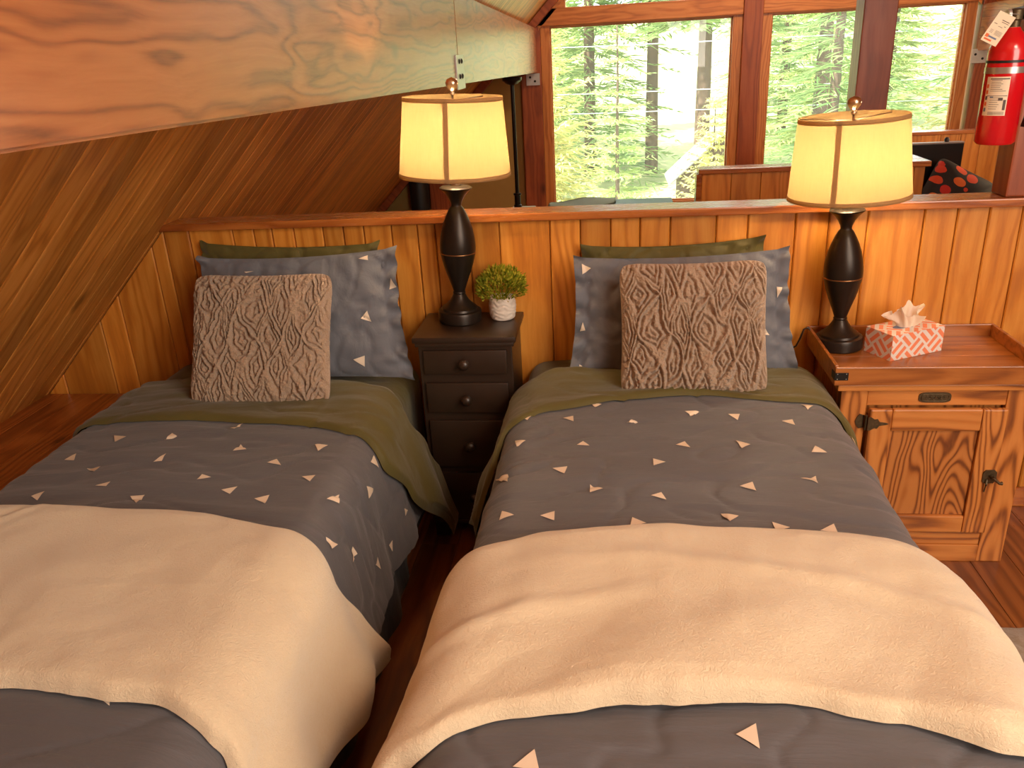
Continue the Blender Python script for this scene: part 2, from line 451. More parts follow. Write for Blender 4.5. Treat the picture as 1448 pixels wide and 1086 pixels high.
# plank ledge under the slope, left of the left bed
bm = bmesh.new(); x = -2.22
while x < -1.72:
    box(bm, x, min(x + .088, -1.715) - .0012, -2.6, -.004, .42, .449, .002); x += .088
for k in range(20): box(bm, -1.735, -1.72, -2.6 + k * .13, -2.6 + k * .13 + .1288, .0, .418, .002)
struct(obj('trim_2', bm, M['ledge']), 'low plank ledge under the sloping ceiling beside the left bed')

# big beams
def beam(name, x0, x1, z0n, z0f, h):
    bm = bmesh.new()
    ys = [YB, 1.55, YW - .02]
    for ya, yb, dx in ((YB, 1.545, 0), (1.549, YW - .03, .003)):
        za, zb = pl(ya, [(YB, z0n), (YW, z0f)]), pl(yb, [(YB, z0n), (YW, z0f)])
        pts = [(x0 + dx, ya, za), (x1, ya, za), (x1, ya, za + h), (x0 + dx, ya, za + h)]
        vs = [bm.verts.new(p) for p in pts] + [bm.verts.new((p[0], yb, p[2] - za + zb)) for p in pts]
        fs = [bm.faces.new([vs[i] for i in f]) for f in ((0, 1, 2, 3), (7, 6, 5, 4), (0, 4, 5, 1), (1, 5, 6, 2), (2, 6, 7, 3), (3, 7, 4, 0))]
        bmesh.ops.recalc_face_normals(bm, faces=fs)
        bmesh.ops.bevel(bm, geom=list({e for f in fs for e in f.edges}), offset=.006, segments=2, affect='EDGES')
    return obj(name, bm, M['beam'])
bl = beam('wooden_beam', -.90, -.745, 1.555, 1.392, .425)
tag(bl, 'massive grained timber beam crossing the upper left above the left bed', 'beam', kind='structure')
br = beam('wooden_beam', 3.54, 3.70, 1.545, 1.382, .415)
tag(br, 'timber beam end at the upper right behind the fire extinguisher', 'beam', kind='structure')

# steel plates on beam
def plate(x0, x1, y0, y1, z0, z1, label, bolts, axis='x'):
    bm = bmesh.new(); box(bm, x0, x1, y0, y1, z0, z1, .001)
    e = tag(obj('steel_plate', bm, M['steel']), label, 'metal plate')
    for (b, c) in bolts:
        bm = bmesh.new()
        R = Matrix.Rotation(pi / 2, 4, 'Y') if axis == 'x' else Matrix.Rotation(pi / 2, 4, 'X')
        T = Matrix.Translation((x1, b, c)) if axis == 'x' else Matrix.Translation((b, y0, c))
        lathe(bm, [(.012, 0), (.012, .003), (.006, .007), (.0, .007)], 10, M=T @ R, cap=False)
        obj('bolt', bm, M['black_iron'], e, 40)
    return e
plate(-.7448, -.738, 1.46, 1.68, 1.44, 1.60, 'perforated steel plate on the beam joint above the left lamp', [(1.53, 1.57), (1.60, 1.57), (1.53, 1.5), (1.60, 1.5)])
plate(-.86, -.72, 6.215, 6.225, 1.27, 1.385, 'small steel bracket under the far end of the left beam', [(-.82, 1.35), (-.77, 1.31)], 'y')
plate(3.50, 3.64, 6.215, 6.225, 1.27, 1.40, 'small steel bracket under the right beam end beside the extinguisher', [(3.53, 1.35), (3.60, 1.31)], 'y')

# gable wall: plaster, posts, frames
bm = bmesh.new()
prism(bm, [(-2.7, YW + .02, 0), (-.80, YW + .02, 0), (-.80, YW + .02, slope_z(-.80)), (-2.7, YW + .02, .0)], (0, .1, 0))
prism(bm, [(3.55, YW + .02, 0), (5.5, YW + .02, 0), (3.55, YW + .02, slope_z(2 * XR - 3.55))], (0, .1, 0))
struct(obj('wall_far', bm, M['ochre']), 'ochre plaster gable wall beside the windows')
def tim(name, x0, x1, y0, y1, z0, z1, m, label=None, bev=.006):
    bm = bmesh.new(); box(bm, x0, x1, y0, y1, z0, z1, bev); return struct(obj(name, bm, M[m]), label)
tim('trim_3', -.915, -.702, 6.23, 6.40, 0, 1.95, 'post', 'dark red brown post left of the big window')
tim('trim_4', 1.31, 1.50, 6.20, 6.40, 0, 4.0, 'post', 'dark red brown post between the two windows')
tim('trim_5', 3.54, 3.74, 6.23, 6.40, 0, 1.95, 'post')
tim('trim_6', -1.98, -1.72, 6.20, 6.31, 0, .66, 'post')
tim('trim_7', -.73, 1.31, 6.22, 6.38, 1.828, 1.99, 'frame_x', 'wooden transom beam above the left window')
tim('trim_8', 1.50, 3.53, 6.22, 6.38, 1.828, 1.99, 'frame_x')
def sash(name, x0, x1, z0, z1, fw, label):
    """window frame with its pane"""
    bm = bmesh.new()
    for a in ((x0 - fw, x0, z0 - fw, z1 + fw), (x1, x1 + fw, z0 - fw, z1 + fw)): box(bm, a[0], a[1], 6.24, 6.36, a[2], a[3], .004)
    o = struct(obj(name, bm, M['frame']), label)
    bm = bmesh.new()
    for a in ((x0, x1, z0 - fw, z0), (x0, x1, z1, z1 + fw * .35)): box(bm, a[0], a[1], 6.24, 6.36, a[2], a[3], .004)
    # inner bead
    for a in ((x0, x0 + .012, z0, z1), (x1 - .012, x1, z0, z1), (x0, x1, z0, z0 + .012), (x0, x1, z1 - .012, z1)): box(bm, a[0], a[1], 6.285, 6.33, a[2], a[3], .002)
    obj('window_rail', bm, M['frame_x'], o)
    bm = bmesh.new(); box(bm, x0 + .001, x1 - .001, 6.305, 6.311, z0 + .001, z1 - .001); obj('window_pane', bm, M['glass'], o)
    return o
sash('window_1', -.605, 1.215, .03, 1.815, .095, 'large left window looking onto the fir trees')
sash('window_2', 1.595, 3.40, .33, 1.815, .095, 'right window behind the centre post')
tim('trim_9', 1.50, 3.54, 6.24, 6.36, 0, .235, 'frame_x')
# sloping transom lights above
def upper(name, x0, x1, mir):
    f = (lambda x: 2 * XR - x) if mir else (lambda x: x)
    zt = lambda x: slope_z(x) - .13
    bm = bmesh.new()
    pts = [(x0, 2.0), (x1, 2.0), (x1, zt(x1)), (x0, max(2.003, zt(x0)))]
    poly(bm, [(f(p[0]), 6.308, p[1]) for p in pts])
    o = struct(obj(name, bm, M['glass']), 'sloping glass light above the windows')
    bm = bmesh.new()
    prism(bm, [(f(-.72), 6.22, slope_z(-.72) - .16), (f(x1 + .12), 6.22, slope_z(x1 + .12) - .16), (f(x1 + .12), 6.22, slope_z(x1 + .12) - .005), (f(-.72), 6.22, slope_z(-.72) - .005)], (0, .16, 0))
    prism(bm, [(f(-.72), 6.225, 1.985), (f(-.44), 6.225, 1.985), (f(-.44), 6.225, slope_z(-.44) - .15), (f(-.72), 6.225, slope_z(-.72) - .10)], (0, .15, 0))
    obj('window_frame', bm, M['frame_x'], o)
    return o
upper('window_3', -.60, 1.31, False); upper('window_4', -.60, 1.31, True)
# dark edge board where the slope meets the gable
bm = bmesh.new(); box(bm, 0, Ls * .62, 6.12, 6.22, -.08, -.004, .004)
o = obj('trim_10', bm, M['post'], loc=(-2.75, 0, slope_z(-2.75)), rot=(0, -ang, 0)); struct(o, 'dark edge board where the left slope meets the gable')

# ridge post and the low stair walls
tim('trim_11', 1.385, 1.565, 2.35, 2.52, 0, slope_z(1.385) - .02, 'post', 'dark red brown square post rising behind the right lamp')
tim('trim_12', 1.222, 1.37, .0, .105, 1.1005, slope_z(2 * XR - 1.37) if False else 3.75, 'post', 'wooden post on the cap rail that carries the fire extinguisher')
def halfwall(name, x0, x1, y0, z, label, ret=None):
    bm = bmesh.new(); x = x0
    while x < x1 - .02:
        w = min(.16, x1 - x); box(bm, x + .001, x + w - .001, y0, y0 + .07, 0, z - .03, .003); x += .16
    if ret:
        y = y0 + .072
        while y < y0 + ret: box(bm, x1 - .07, x1, y + .001, y + .159, 0, z - .03, .003); y += .16
    o = struct(obj(name, bm, M['pine_wall']), label)
    bm = bmesh.new(); box(bm, x0 - .02, x1 + .02, y0 - .025, y0 + .095, z - .028, z, .004)
    if ret: box(bm, x1 - .095, x1 + .02, y0 + .097, y0 + ret, z - .028, z, .004)
    obj('cap_rail', bm, M['rail'], o)
    bm = bmesh.new(); box(bm, x0 - .03, x0 - .001, y0 - .01, y0 + .08, 0, z - .029, .003); obj('end_post', bm, M['rail'], o)
    return o
halfwall('wall_stair', .505, 1.68, 1.96, .95, 'boarded half wall with a cap rail behind the right lamp', .5)
halfwall('wall_landing', 2.30, 3.45, 4.76, .80, 'low boarded half wall under the right window')

# ------------------------------------------------------------------ things beyond the partition
bm = bmesh.new(); lathe(bm, [(.105, 0), (.105, .44), (.095, .46), (0, .46)], 24, cap=False)
tag(obj('stove_pipe', bm, M['black_pipe'], smooth=40, loc=(-2.09, 6.16, 0)), 'short black pipe by the ochre wall behind the left lamp', 'pipe')
e = tag(empty('metal_pole', (-.845, 4.75, 0)), 'slim black metal pole with a domed cap under the left beam', 'pole')
bm = bmesh.new(); lathe(bm, [(.017, .30), (.017, 1.335)], 14); obj('shaft', bm, M['pole'], e, 40)
bm = bmesh.new(); lathe(bm, [(.02, 1.335), (.05, 1.345), (.085, 1.372), (.088, 1.395), (.08, 1.40), (0, 1.40)], 24, cap=False); obj('cap', bm, M['pole'], e, 40)
bm = bmesh.new(); lathe(bm, [(.036, .27), (.036, .30), (.028, .305), (.028, .385), (.036, .39), (.036, .405), (.018, .41)], 16); obj('collar', bm, M['pole'], e, 40)
bm = bmesh.new(); box(bm, -.06, .16, -.10, .10, 0, .27, .012); obj('base_box', bm, M['pale_green'], e, 30)
e = tag(empty('bench', (-.15, 4.9, 0)), 'pale green covered bench top with a dark edge below the left window', 'bench')
bm = bmesh.new()
grid(bm, lambda s, t: (-.42 + .62 * s, -.2 + .4 * t, .262 + .028 * s + .012 * sin(s * 7 + t * 4)), 24, 10)
bmesh.ops.solidify(bm, geom=bm.faces[:], thickness=.02)
obj('cover', bm, M['pale_green'], e, True)
bm = bmesh.new(); box(bm, -.05, .72, -.22, .2, .245, .262, .004); obj('seat', bm, M['black'], e)
for lx in (0.0, .66):
    for ly in (-.18, .14):
        bm = bmesh.new(); box(bm, lx, lx + .04, ly, ly + .04, 0, .2445, .003); obj('leg', bm, M['black'], e)
bm = bmesh.new(); box(bm, -.42, -.051, -.18, .18, .20, .2445, .003); box(bm, -.40, -.36, -.16, .16, 0, .199); obj('extension', bm, M['black'], e)
# screen on a low stand, cushion leaning on it
e = tag(empty('low_stand', (2.12, 2.82, 0)), 'dark low stand behind the boarded half wall', 'stand')
bm = bmesh.new(); box(bm, -.42, .36, -.24, .2, .34, .38, .005); obj('top', bm, M['espresso'], e)
for lx in (-.40, .30):
    bm = bmesh.new(); box(bm, lx, lx + .04, -.2, .16, 0, .339, .003); obj('leg', bm, M['espresso'], e)
e = tag(empty('television', (2.02, 2.86, .3805), (0, 0, 0)), 'black television screen behind the boarded half wall', 'television')
bm = bmesh.new(); box(bm, -.32, .19, -.02, .02, .02, .545, .004); obj('screen', bm, M['tv'], e)
bm = bmesh.new(); box(bm, -.32, .19, -.022, .022, .5455, .556, .002); obj('bezel', bm, M['bezel'], e)
bm = bmesh.new(); lathe(bm, [(.014, .556), (.016, .57), (.010, .582), (0, .584)], 12, c=(.09, 0, 0), cap=False); obj('sensor', bm, M['black'], e, 40)
bm = bmesh.new(); box(bm, -.2, .1, -.06, .06, 0, .02, .004); obj('foot', bm, M['black'], e)

def pillow(a, b, W, H, T, p=3.2, pinch=.05):
    """front surface point of a stuffed cushion, a,b in -1..1"""
    x = a * W / 2 * (1 - pinch * (1 - abs(b) ** 2) * abs(a) ** 3)
    z = b * H / 2 * (1 - pinch * (1 - abs(a) ** 2) * abs(b) ** 3)
    t = T / 2 * (max(0, 1 - abs(a) ** p)) ** .6 * (max(0, 1 - abs(b) ** p)) ** .6
    return x, z, t
def cushion_mesh(W, H, T, n, disp=None, p=3.2, rp=7.0):
    bm = bmesh.new()
    def q(s): return sin((s - .5) * pi) * .35 + (2 * s - 1) * .65
    for sg in (-1, 1):
        def f(s, t):
            a, b = q(s), q(t)
            x, z, y = pillow(a, b, W, H, T, p)
            mxx = max(abs(a), abs(b))
            if mxx > 1e-6:
                sq = mxx / (abs(a) ** rp + abs(b) ** rp) ** (1 / rp); x *= sq; z *= sq
            d = disp(x, z, a, b) if disp else 0
            e = min(1, (1 - max(abs(a), abs(b))) * 8)
            return (x, sg * (y + d * (.3 + .7 * e) if y > 1e-6 else 0.0), z)
        vs = grid(bm, f, n, n)
    bmesh.ops.remove_doubles(bm, verts=bm.verts[:], dist=1e-5)
    bmesh.ops.recalc_face_normals(bm, faces=bm.faces[:])
    return bm
bm = cushion_mesh(.42, .40, .15, 24)
o = obj('cushion', bm, M['leafprint'], smooth=True, loc=(2.13, 2.69, .605), rot=(radians(-12), radians(28), 0))
tag(o, 'black cushion printed with red and orange leaves before the screen', 'cushion')

# ------------------------------------------------------------------ beds
ZT = .570; BH = .47; R0 = .07; FLAT = BH - R0; TH = radians(84)
BX = {'L': -1.165, 'R': .178}
YF = -1.93
def bend(a, flat, r, th=TH):
    """arc length -> (outward position, drop)"""
    if a <= flat: return a, 0.0, 0.0
    t = (a - flat) / r
    if t <= th: return flat + r * sin(t), r * (1 - cos(t)), 0.0
    s = a - flat - r * th
    return flat + r * sin(th) + s * cos(th), r * (1 - cos(th)) + s * sin(th), s
def drape(bed, u, v, off, disp=0.0, flare=0.0, th=TH):
    sg = 1 if u >= 0 else -1
    px, dx, hang = bend(abs(u), FLAT, R0 + off, th)
    py, dy, hv = bend(max(0.0, YF + .93 - v), .93 - R0, R0 + off)
    y = v if v > YF + .93 else YF + .93 - py
    ph = clamp((abs(u) - FLAT) / (R0 + off), 0, th)
    crown = .018 * max(0, 1 - (min(abs(u), BH) / BH) ** 2)
    x = sg * (px + disp * sin(ph) + flare * hang)
    z = ZT + off + crown - dx - dy + disp * cos(ph)
    widen = 1 + .05 * clamp(-v / 1.7) if bed == 'L' else 1 + .02 * clamp(-v / 1.7)
    return (BX[bed] + x * widen, y, z)

def duvet_low(bed, u, v):
    k = 3.1 if bed == 'L' else 9.7
    h = sstep(.48, .75, abs(u))
    return .007 * ns(u * 3, v * 3, k + 5) + h * .014 * sin(v * 17 + 3 * ns(v * 3, u, k) + (1 if u > 0 else 2.2))
def duvet_disp(bed, u, v):
    k = 3.1 if bed == 'L' else 9.7
    d = .0058 * ns(u * 2.6 + k, v * 11, k) + .0046 * ns(u * 5, v * 20 + k, 2 * k) + .0022 * ns(u * 7, v * 38, k)
    c = abs(ns(u * 4.5 + k, v * 9 + ns(u * 3, v * 3, k) * .8, 3 * k)); d -= .005 * exp(-(c / .05) ** 2)
    h = sstep(.48, .75, abs(u))
    return d + duvet_low(bed, u, v) + h * .006 * ns(u * 4, v * 14, k)
DUV = .026
def duvet_pt(bed, u, v, lift=0.0):
    return drape(bed, u, v, DUV + lift, duvet_disp(bed, u, v), .10 if (u > 0) == (bed == 'L') else .03)
def fold_v(bed, u):
    """where the turned back band ends (its free edge)"""
    if bed == 'L':
        return pw(u, [(-.9, -.66), (-.55, -.60), (-.2, -.615), (.25, -.64), (.42, -.675), (.55, -.70), (.68, -.62), (.95, -.40)])
    return pw(u, [(-.95, -.46), (-.72, -.74), (-.60, -.70), (-.46, -.58), (-.35, -.52), (-.15, -.475), (.1, -.45), (.42, -.465), (.6, -.56), (.9, -.72)])

def duvet(bed, tris, label):
    bm = bmesh.new()
    uR = .82 if bed == 'L' else .86; uL = -.70 if bed == 'L' else -.74
    nu, nv = 200, 200
    def f(s, t):
        u = lerp(uL, uR, s)
        v0 = max(fold_v(bed, u) + .12, -.60 if False else -9)
        v = lerp(v0, -2.12, t)
        return duvet_pt(bed, u, v)
    grid(bm, f, nu, nv, 0)
    n = 9
    for T in tris:                                        # printed triangles, part of the cloth
        (a, b, c) = [Vector(q) for q in T]
        P = {}
        for i in range(n + 1):
            for j in range(n + 1 - i):
                q = a + (b - a) * (i / n) + (c - a) * (j / n)
                P[i, j] = bm.verts.new(duvet_pt(bed, q.x, q.y, .0030))
        for i in range(n):
            for j in range(n - i):
                bm.faces.new((P[i, j], P[i + 1, j], P[i, j + 1])).material_index = 1
                if j < n - i - 1: bm.faces.new((P[i + 1, j], P[i + 1, j + 1], P[i, j + 1])).material_index = 1
    for fc in bm.faces:
        fc.normal_update()
    o = obj('duvet', bm, [M['grey'], M['print']], smooth=True)
    tag(o, label, 'duvet')
    # olive band turned back over the top
    bm = bmesh.new()
    u0, u1 = (-.72, .97) if bed == 'L' else (-.97, .92)
    k = 5.5 if bed == 'L' else 1.3
    def g(s, t):
        u = lerp(u0, u1, s)
        v1 = fold_v(bed, u) + .012 * ns(u * 5, k) + .004 * ns(u * 16, k)
        w = pl(abs(u), [(0, .33), (.45, .33), (1, .27)])
        if bed == 'L': v0 = v1 + pl(u, [(-.7, .34), (.45, .34), (.97, .22)])
        else: v0 = v1 + pl(u, [(-.97, .20), (-.45, .31), (.5, .28), (.9, .3)])
        if abs(u) > .5: v0 = min(v0, -.30 if bed == 'L' or u < 0 else -.40)
        v = lerp(v0, v1, t)
        dl = min(abs(v - v0), abs(v - v1), abs(u - u0), abs(u - u1))
        dfree = abs(v - v1)
        e = min(1.0, dl / .022)
        off = DUV + .003 + (.014 + .006 * ns(u * 7, k)) * sqrt(max(0, 1 - (1 - e) ** 2)) + .006 * ns(u * 5, k, 2) * exp(-((dfree - .022) / .02) ** 2)
        d = .006 * ns(u * 3.5 + k, v * 9, k) + .005 * ns(u * 9, v * 6, k) 
        h = sstep(.5, .8, abs(u))
        d += h * .018 * sin(v * 24 + k + 2 * ns(u * 3, v * 3, k))
        return drape(bed, u, v, off, duvet_disp(bed, u, v) * (1 - sstep(.5, .7, abs(u))) + (max(.0, d + .002) if dl > .02 else .001) + .012 * sstep(.5, .7, abs(u)), .16 if (u > 0) == (bed == 'L') else .05)
    grid(bm, g, 150, 44)
    b = obj('turned_back_band', bm, M['olive'], o, smooth=True)
    b['label'] = 'olive green reverse of the duvet folded back'
    return o

def bed(side, label):
    cx = BX[side]
    e = tag(empty('bed', (cx, -.98, 0)), label, 'bed', 'twin beds')
    bm = bmesh.new()
    def f(s, t):
        u = lerp(-.78, .78, s); v = lerp(-.022, -2.2, t)
        d = .003 * ns(u * 5, v * 7, 4.0)
        p = drape(side, u, v, 0, d, 0.0, pi / 2); return (p[0] - cx, p[1] + .98, p[2])
    grid(bm, f, 90, 80)
    # head end
    pts = [drape(side, lerp(-.78, .78, i / 40), -.022, 0, 0, 0.0, pi / 2) for i in range(41)]
    poly(bm, [(p[0] - cx, p[1] + .98, p[2]) for p in pts])
    m = obj('mattress', bm, M['olive'], e, True); m['label'] = 'mattress in an olive fitted sheet'
    bm = bmesh.new()
    def g(s, t):
        # charcoal valance skirt hanging below the mattress, pleated
        a = s * 4.6
        hx, y0, y1 = .475, .93, -.93
        P = [(-hx, y0), (-hx, y1), (hx, y1), (hx, y0)]
        L = [1.86, .91, 1.86]; tot = sum(L); q = s * tot
        for i in range(3):
            if q <= L[i] or i == 2: break
            q -= L[i]
        qx = lerp(P[i][0], P[i + 1][0], q / L[i]); qy = lerp(P[i][1], P[i + 1][1], q / L[i])
        nx, ny = ((-1, 0), (0, -1), (1, 0))[i]
        o = .012 * sin(s * 120) * (1 - t) + .035 * (1 - t) + .01 * ns(s * 20, t, 3)
        o = o * (1 - sstep(.35, .6, qy)) - .015 * sstep(.35, .6, qy)
        return (qx + nx * o, qy + ny * o, lerp(.004, .34, t))
    grid(bm, g, 160, 10)
    obj('valance', bm, M['valance'], e, True)
    for lx in (-.40, .36):
        for ly in (-.85, .80):
            bm = bmesh.new(); box(bm, lx, lx + .05, ly, ly + .05, 0, .2, .004); obj('leg', bm, M['espresso'], e)
    bm = bmesh.new(); box(bm, -.44, .44, -.9, .94, .2005, .36, .01); obj('bed_base', bm, M['valance'], e)
    return e
bed('L', 'left twin bed standing between plank ledge and dark chest')
bed('R', 'right twin bed standing between dark chest and oak cabinet')
#TRI-BEGIN
# corners of the printed triangles, in cloth coordinates (across, along)
TRI_L = [((-0.2933,-0.6953),(-0.2451,-0.7103),(-0.2606,-0.7453)),((-0.1152,-0.7371),(-0.1084,-0.7014),(-0.085,-0.7179)),((0.1139,-0.7945),(0.1219,-0.759),(0.1498,-0.7859)),((0.3271,-0.739),(0.3667,-0.7452),(0.3496,-0.7802)),((-0.3504,-0.8455),(-0.335,-0.8119),(-0.3142,-0.8555)),((-0.0737,-0.8721),(-0.0587,-0.8295),(-0.0527,-0.8664)),((-0.2438,-0.9058),(-0.2075,-0.8986),(-0.2041,-0.9337)),((0.2393,-0.8644),(0.2581,-0.8434),(0.2829,-0.8781)),((0.4994,-0.6987),(0.4992,-0.7455),(0.5363,-0.7179)),((0.0944,-0.9669),(0.0964,-0.9411),(0.125,-0.9501)),((0.3561,-0.9306),(0.3887,-0.9185),(0.3855,-0.955)),((-0.1574,-1.0059),(-0.1277,-0.9851),(-0.125,-1.0096)),((0.1783,-1.0104),(0.2137,-0.9934),(0.2065,-1.026)),((0.2731,-1.0384),(0.3054,-1.0219),(0.3091,-1.0608)),((0.4466,-1.0191),(0.4666,-0.9747),(0.4759,-1.0121)),((0.5194,-0.855),(0.5534,-0.8069),(0.5521,-0.8643)),((-0.0388,-1.05),(-0.0049,-1.0422),(-0.0011,-1.0882)),((-0.2977,-1.0563),(-0.2754,-1.0341),(-0.2685,-1.0752)),((-0.108,-1.1525),(-0.0752,-1.1356),(-0.0752,-1.1556)),((0.0921,-1.1536),(0.0833,-1.1238),(0.1239,-1.1532)),((0.1755,-1.1402),(0.2044,-1.1193),(0.2088,-1.1477)),((0.0483,-0.6625),(0.0717,-0.6202),(0.0655,-0.6704)),((0.4896,-1.1377),(0.5276,-1.1187),(0.5184,-1.1499)),((0.5815,-1.047),(0.6063,-1.0428),(0.605,-1.0823)),((0.7388,-0.7794),(0.7396,-0.8031),(0.765,-0.7977)),((0.696,-0.925),(0.7054,-0.9488),(0.7309,-0.9317)),((0.6995,-0.6735),(0.7199,-0.6486),(0.7239,-0.6748)),((0.2615,-1.7107),(0.2953,-1.7113),(0.3024,-1.7294))]
TRI_R = [((-0.4441,-0.547),(-0.4077,-0.5537),(-0.4184,-0.5767)),((-0.3154,-0.574),(-0.2866,-0.5561),(-0.2834,-0.6025)),((-0.1343,-0.619),(-0.1202,-0.6017),(-0.1034,-0.6146)),((0.0301,-0.558),(0.0708,-0.555),(0.0487,-0.5815)),((-0.4458,-0.6825),(-0.4104,-0.7049),(-0.4368,-0.7213)),((-0.2687,-0.7478),(-0.2524,-0.7315),(-0.234,-0.7544)),((-0.0097,-0.7571),(0.0157,-0.7358),(0.0268,-0.7729)),((-0.0718,-0.8368),(-0.0411,-0.8536),(-0.0723,-0.8743)),((-0.3251,-0.8751),(-0.2873,-0.8722),(-0.2935,-0.9075)),((-0.494,-0.8487),(-0.4412,-0.8804),(-0.4344,-0.9282)),((-0.2278,-0.9634),(-0.1961,-0.9888),(-0.2276,-1.0055)),((-0.0853,-1.0214),(-0.0607,-1.006),(-0.0505,-1.0369)),((-0.4311,-1.0688),(-0.3985,-1.0954),(-0.432,-1.1093)),((-0.338,-1.1009),(-0.3056,-1.0854),(-0.3044,-1.1222)),((-0.1306,-1.1154),(-0.1004,-1.1396),(-0.1369,-1.1577)),((-0.2381,-0.483),(-0.2051,-0.4927),(-0.2243,-0.5106)),((-0.2262,-1.2123),(-0.2111,-1.1884),(-0.1965,-1.2135)),((0.1485,-0.575),(0.1803,-0.5749),(0.1701,-0.6077)),((0.2885,-0.6053),(0.3206,-0.5893),(0.3193,-0.6313)),((0.3656,-0.4814),(0.3998,-0.4888),(0.3782,-0.5167)),((0.148,-0.7255),(0.182,-0.7544),(0.1576,-0.7709)),((0.3277,-0.7859),(0.3452,-0.7488),(0.3659,-0.7862)),((0.1244,-0.9624),(0.1572,-0.9422),(0.1584,-0.9891)),((0.2718,-0.9209),(0.3119,-0.903),(0.308,-0.9408)),((0.6685,-0.6002),(0.6368,-0.6908),(0.6808,-0.6278)),((0.0659,-1.0854),(0.1028,-1.0993),(0.0796,-1.1298)),((0.1695,-1.1249),(0.2037,-1.1438),(0.1714,-1.1673)),((0.2636,-1.1525),(0.2997,-1.1204),(0.299,-1.1606)),((0.494,-0.5796),(0.4764,-0.6328),(0.4787,-0.6595)),((0.0088,-1.7343),(0.0413,-1.7123),(0.0396,-1.7592)),((-0.3211,-1.8098),(-0.2913,-1.778),(-0.2811,-1.8147))]
TRI_PL = [((0.6375,0.8899),(0.7239,0.9337),(0.7312,0.8512)),((0.9584,0.5366),(0.9942,0.393),(0.925,0.3736)),((0.6878,0.0717),(0.7116,-0.1048),(0.6145,-0.0437)),((0.4901,-0.683),(0.5992,-0.6264),(0.5779,-0.8125)),((-0.4939,0.7716),(-0.3959,0.7754),(-0.4715,0.7506))]
TRI_PR = [((-0.9239,0.8964),(-0.8378,0.8367),(-0.9273,0.7291)),((-0.9535,-0.1785),(-0.9314,-0.0292),(-0.9041,-0.1682)),((-0.9173,-0.7153),(-0.8335,-0.8306),(-0.911,-0.8486)),((0.8983,0.418),(0.9474,0.3972),(0.9029,0.2426)),((0.7404,-0.208),(0.7829,-0.3308),(0.7362,-0.3189))]
#TRI-END
duvet('L', TRI_L, 'slate grey duvet with cream triangles spread on the left bed')
duvet('R', TRI_R, 'slate grey duvet with cream triangles spread on the right bed')

def blanket(bed, label):
    bm = bmesh.new(); k = 2.2 if bed == 'L' else 8.1
    if bed == 'L':
        uLf = lambda t: -.66; uRf = lambda t: pl(t, [(0, .82), (.3, .81), (1, .74)])
        vt = lambda u: pw(u, [(-.7, -1.15), (-.3, -1.135), (.2, -1.155), (.42, -1.20), (.56, -1.235), (.7, -1.20), (.9, -1.16)]) 
        vb = lambda u: pw(u, [(-.7, -1.705), (.0, -1.71), (.35, -1.725), (.5, -1.76), (.7, -1.80), (.9, -1.80)])
    else:
        uLf = lambda t: pl(t, [(0, -.66), (.3, -.70), (.8, -.76), (1, -.74)]); uRf = lambda t: .86
        vt = lambda u: pw(u, [(-.75, -1.27), (-.6, -1.275), (-.45, -1.245), (-.3, -1.205), (-.1, -1.185), (.2, -1.19), (.36, -1.20), (.48, -1.24), (.6, -1.26), (.8, -1.27)])
        vb = lambda u: pw(u, [(-.8, -1.93), (-.6, -1.84), (-.5, -1.785), (-.35, -1.73), (-.15, -1.69), (.1, -1.675), (.25, -1.70), (.4, -1.745), (.55, -1.78), (.9, -1.84)])
    OB = DUV + .001
    def f(s, t):
        uL, uR = uLf(t), uRf(t); u = lerp(uL, uR, s)
        a, b = vt(u) + .006 * ns(u * 9, k), vb(u) + .010 * ns(u * 8, k, 4) + .004 * ns(u * 25, k, 4); v = lerp(a, b, t)
        dl = min(abs(v - a), abs(v - b), abs(u - uL), abs(uR - u))
        e = min(1, dl / .020)
        off = OB + (.026 + .006 * ns(u * 6, v * 6, k)) * sqrt(max(0, 1 - (1 - e) ** 2)) + (.003 + .005 * ns(u * 7, 1, k)) * exp(-((abs(v - b) - .02) / .018) ** 2)
        # soft folds running diagonally, deeper towards the lower hem
        w = u * 5 + v * 6 + 1.6 * ns(u * 2.2, v * 2.2, k)
        lo = sstep(.45, 1.0, t)
        d = .008 * ns(u * 2.2 + k, v * 2.6, k) + .006 * ns(u * 6 + k, v * 7, k) + .0028 * ns(u * 17, v * 17, k)
        cr = abs(ns(u * 3.2 + k, v * 4.2 + .9 * ns(u * 3, v * 3, k), k + 9)); d += .0022 * exp(-(cr / .07) ** 2) * (.4 + .6 * ns(u * 3, v * 3, 11 + k))
        if bed == 'R':
            d += (.003 + .010 * lo) * sin(u * 16 - v * 13 + 2.5 * ns(u * 2, v * 2, k)) + .010 * exp(-((t - .30 - .25 * (u + .1) + .04 * ns(u * 4, 0, k)) / .05) ** 2) * sstep(-.5, 0, u) * .6
            d += .008 * exp(-((t - .45 - .3 * (-u)) / .05) ** 2) * sstep(0, -.3, u)
        else:
            d += .005 * exp(-((u + .25 + .35 * (t - .2)) / .012) ** 2) - .004 * exp(-((u + .28 + .35 * (t - .2)) / .014) ** 2)
            d += .004 * sin(u * 9 + v * 11 + 2 * ns(u * 2, v * 2, k))
        h = sstep(.52, .8, abs(u))
        d += h * .018 * sin(v * 15 + 1.5 * ns(v * 3, u, k) + k)
        fl = .22 if (u > 0) == (bed == 'L') else .06
        return drape(bed, u, v, off, duvet_low(bed, u, v) + .005 + max(0, d + .010) * min(1, dl / .05 + .1), fl)
    grid(bm, f, 170, 110)
    o = obj('blanket', bm, M['cream'], smooth=True)
    return tag(o, label, 'blanket')
blanket('L', 'cream fleece throw folded over the foot of the left bed')
blanket('R', 'cream fleece throw spread over the foot of the right bed')

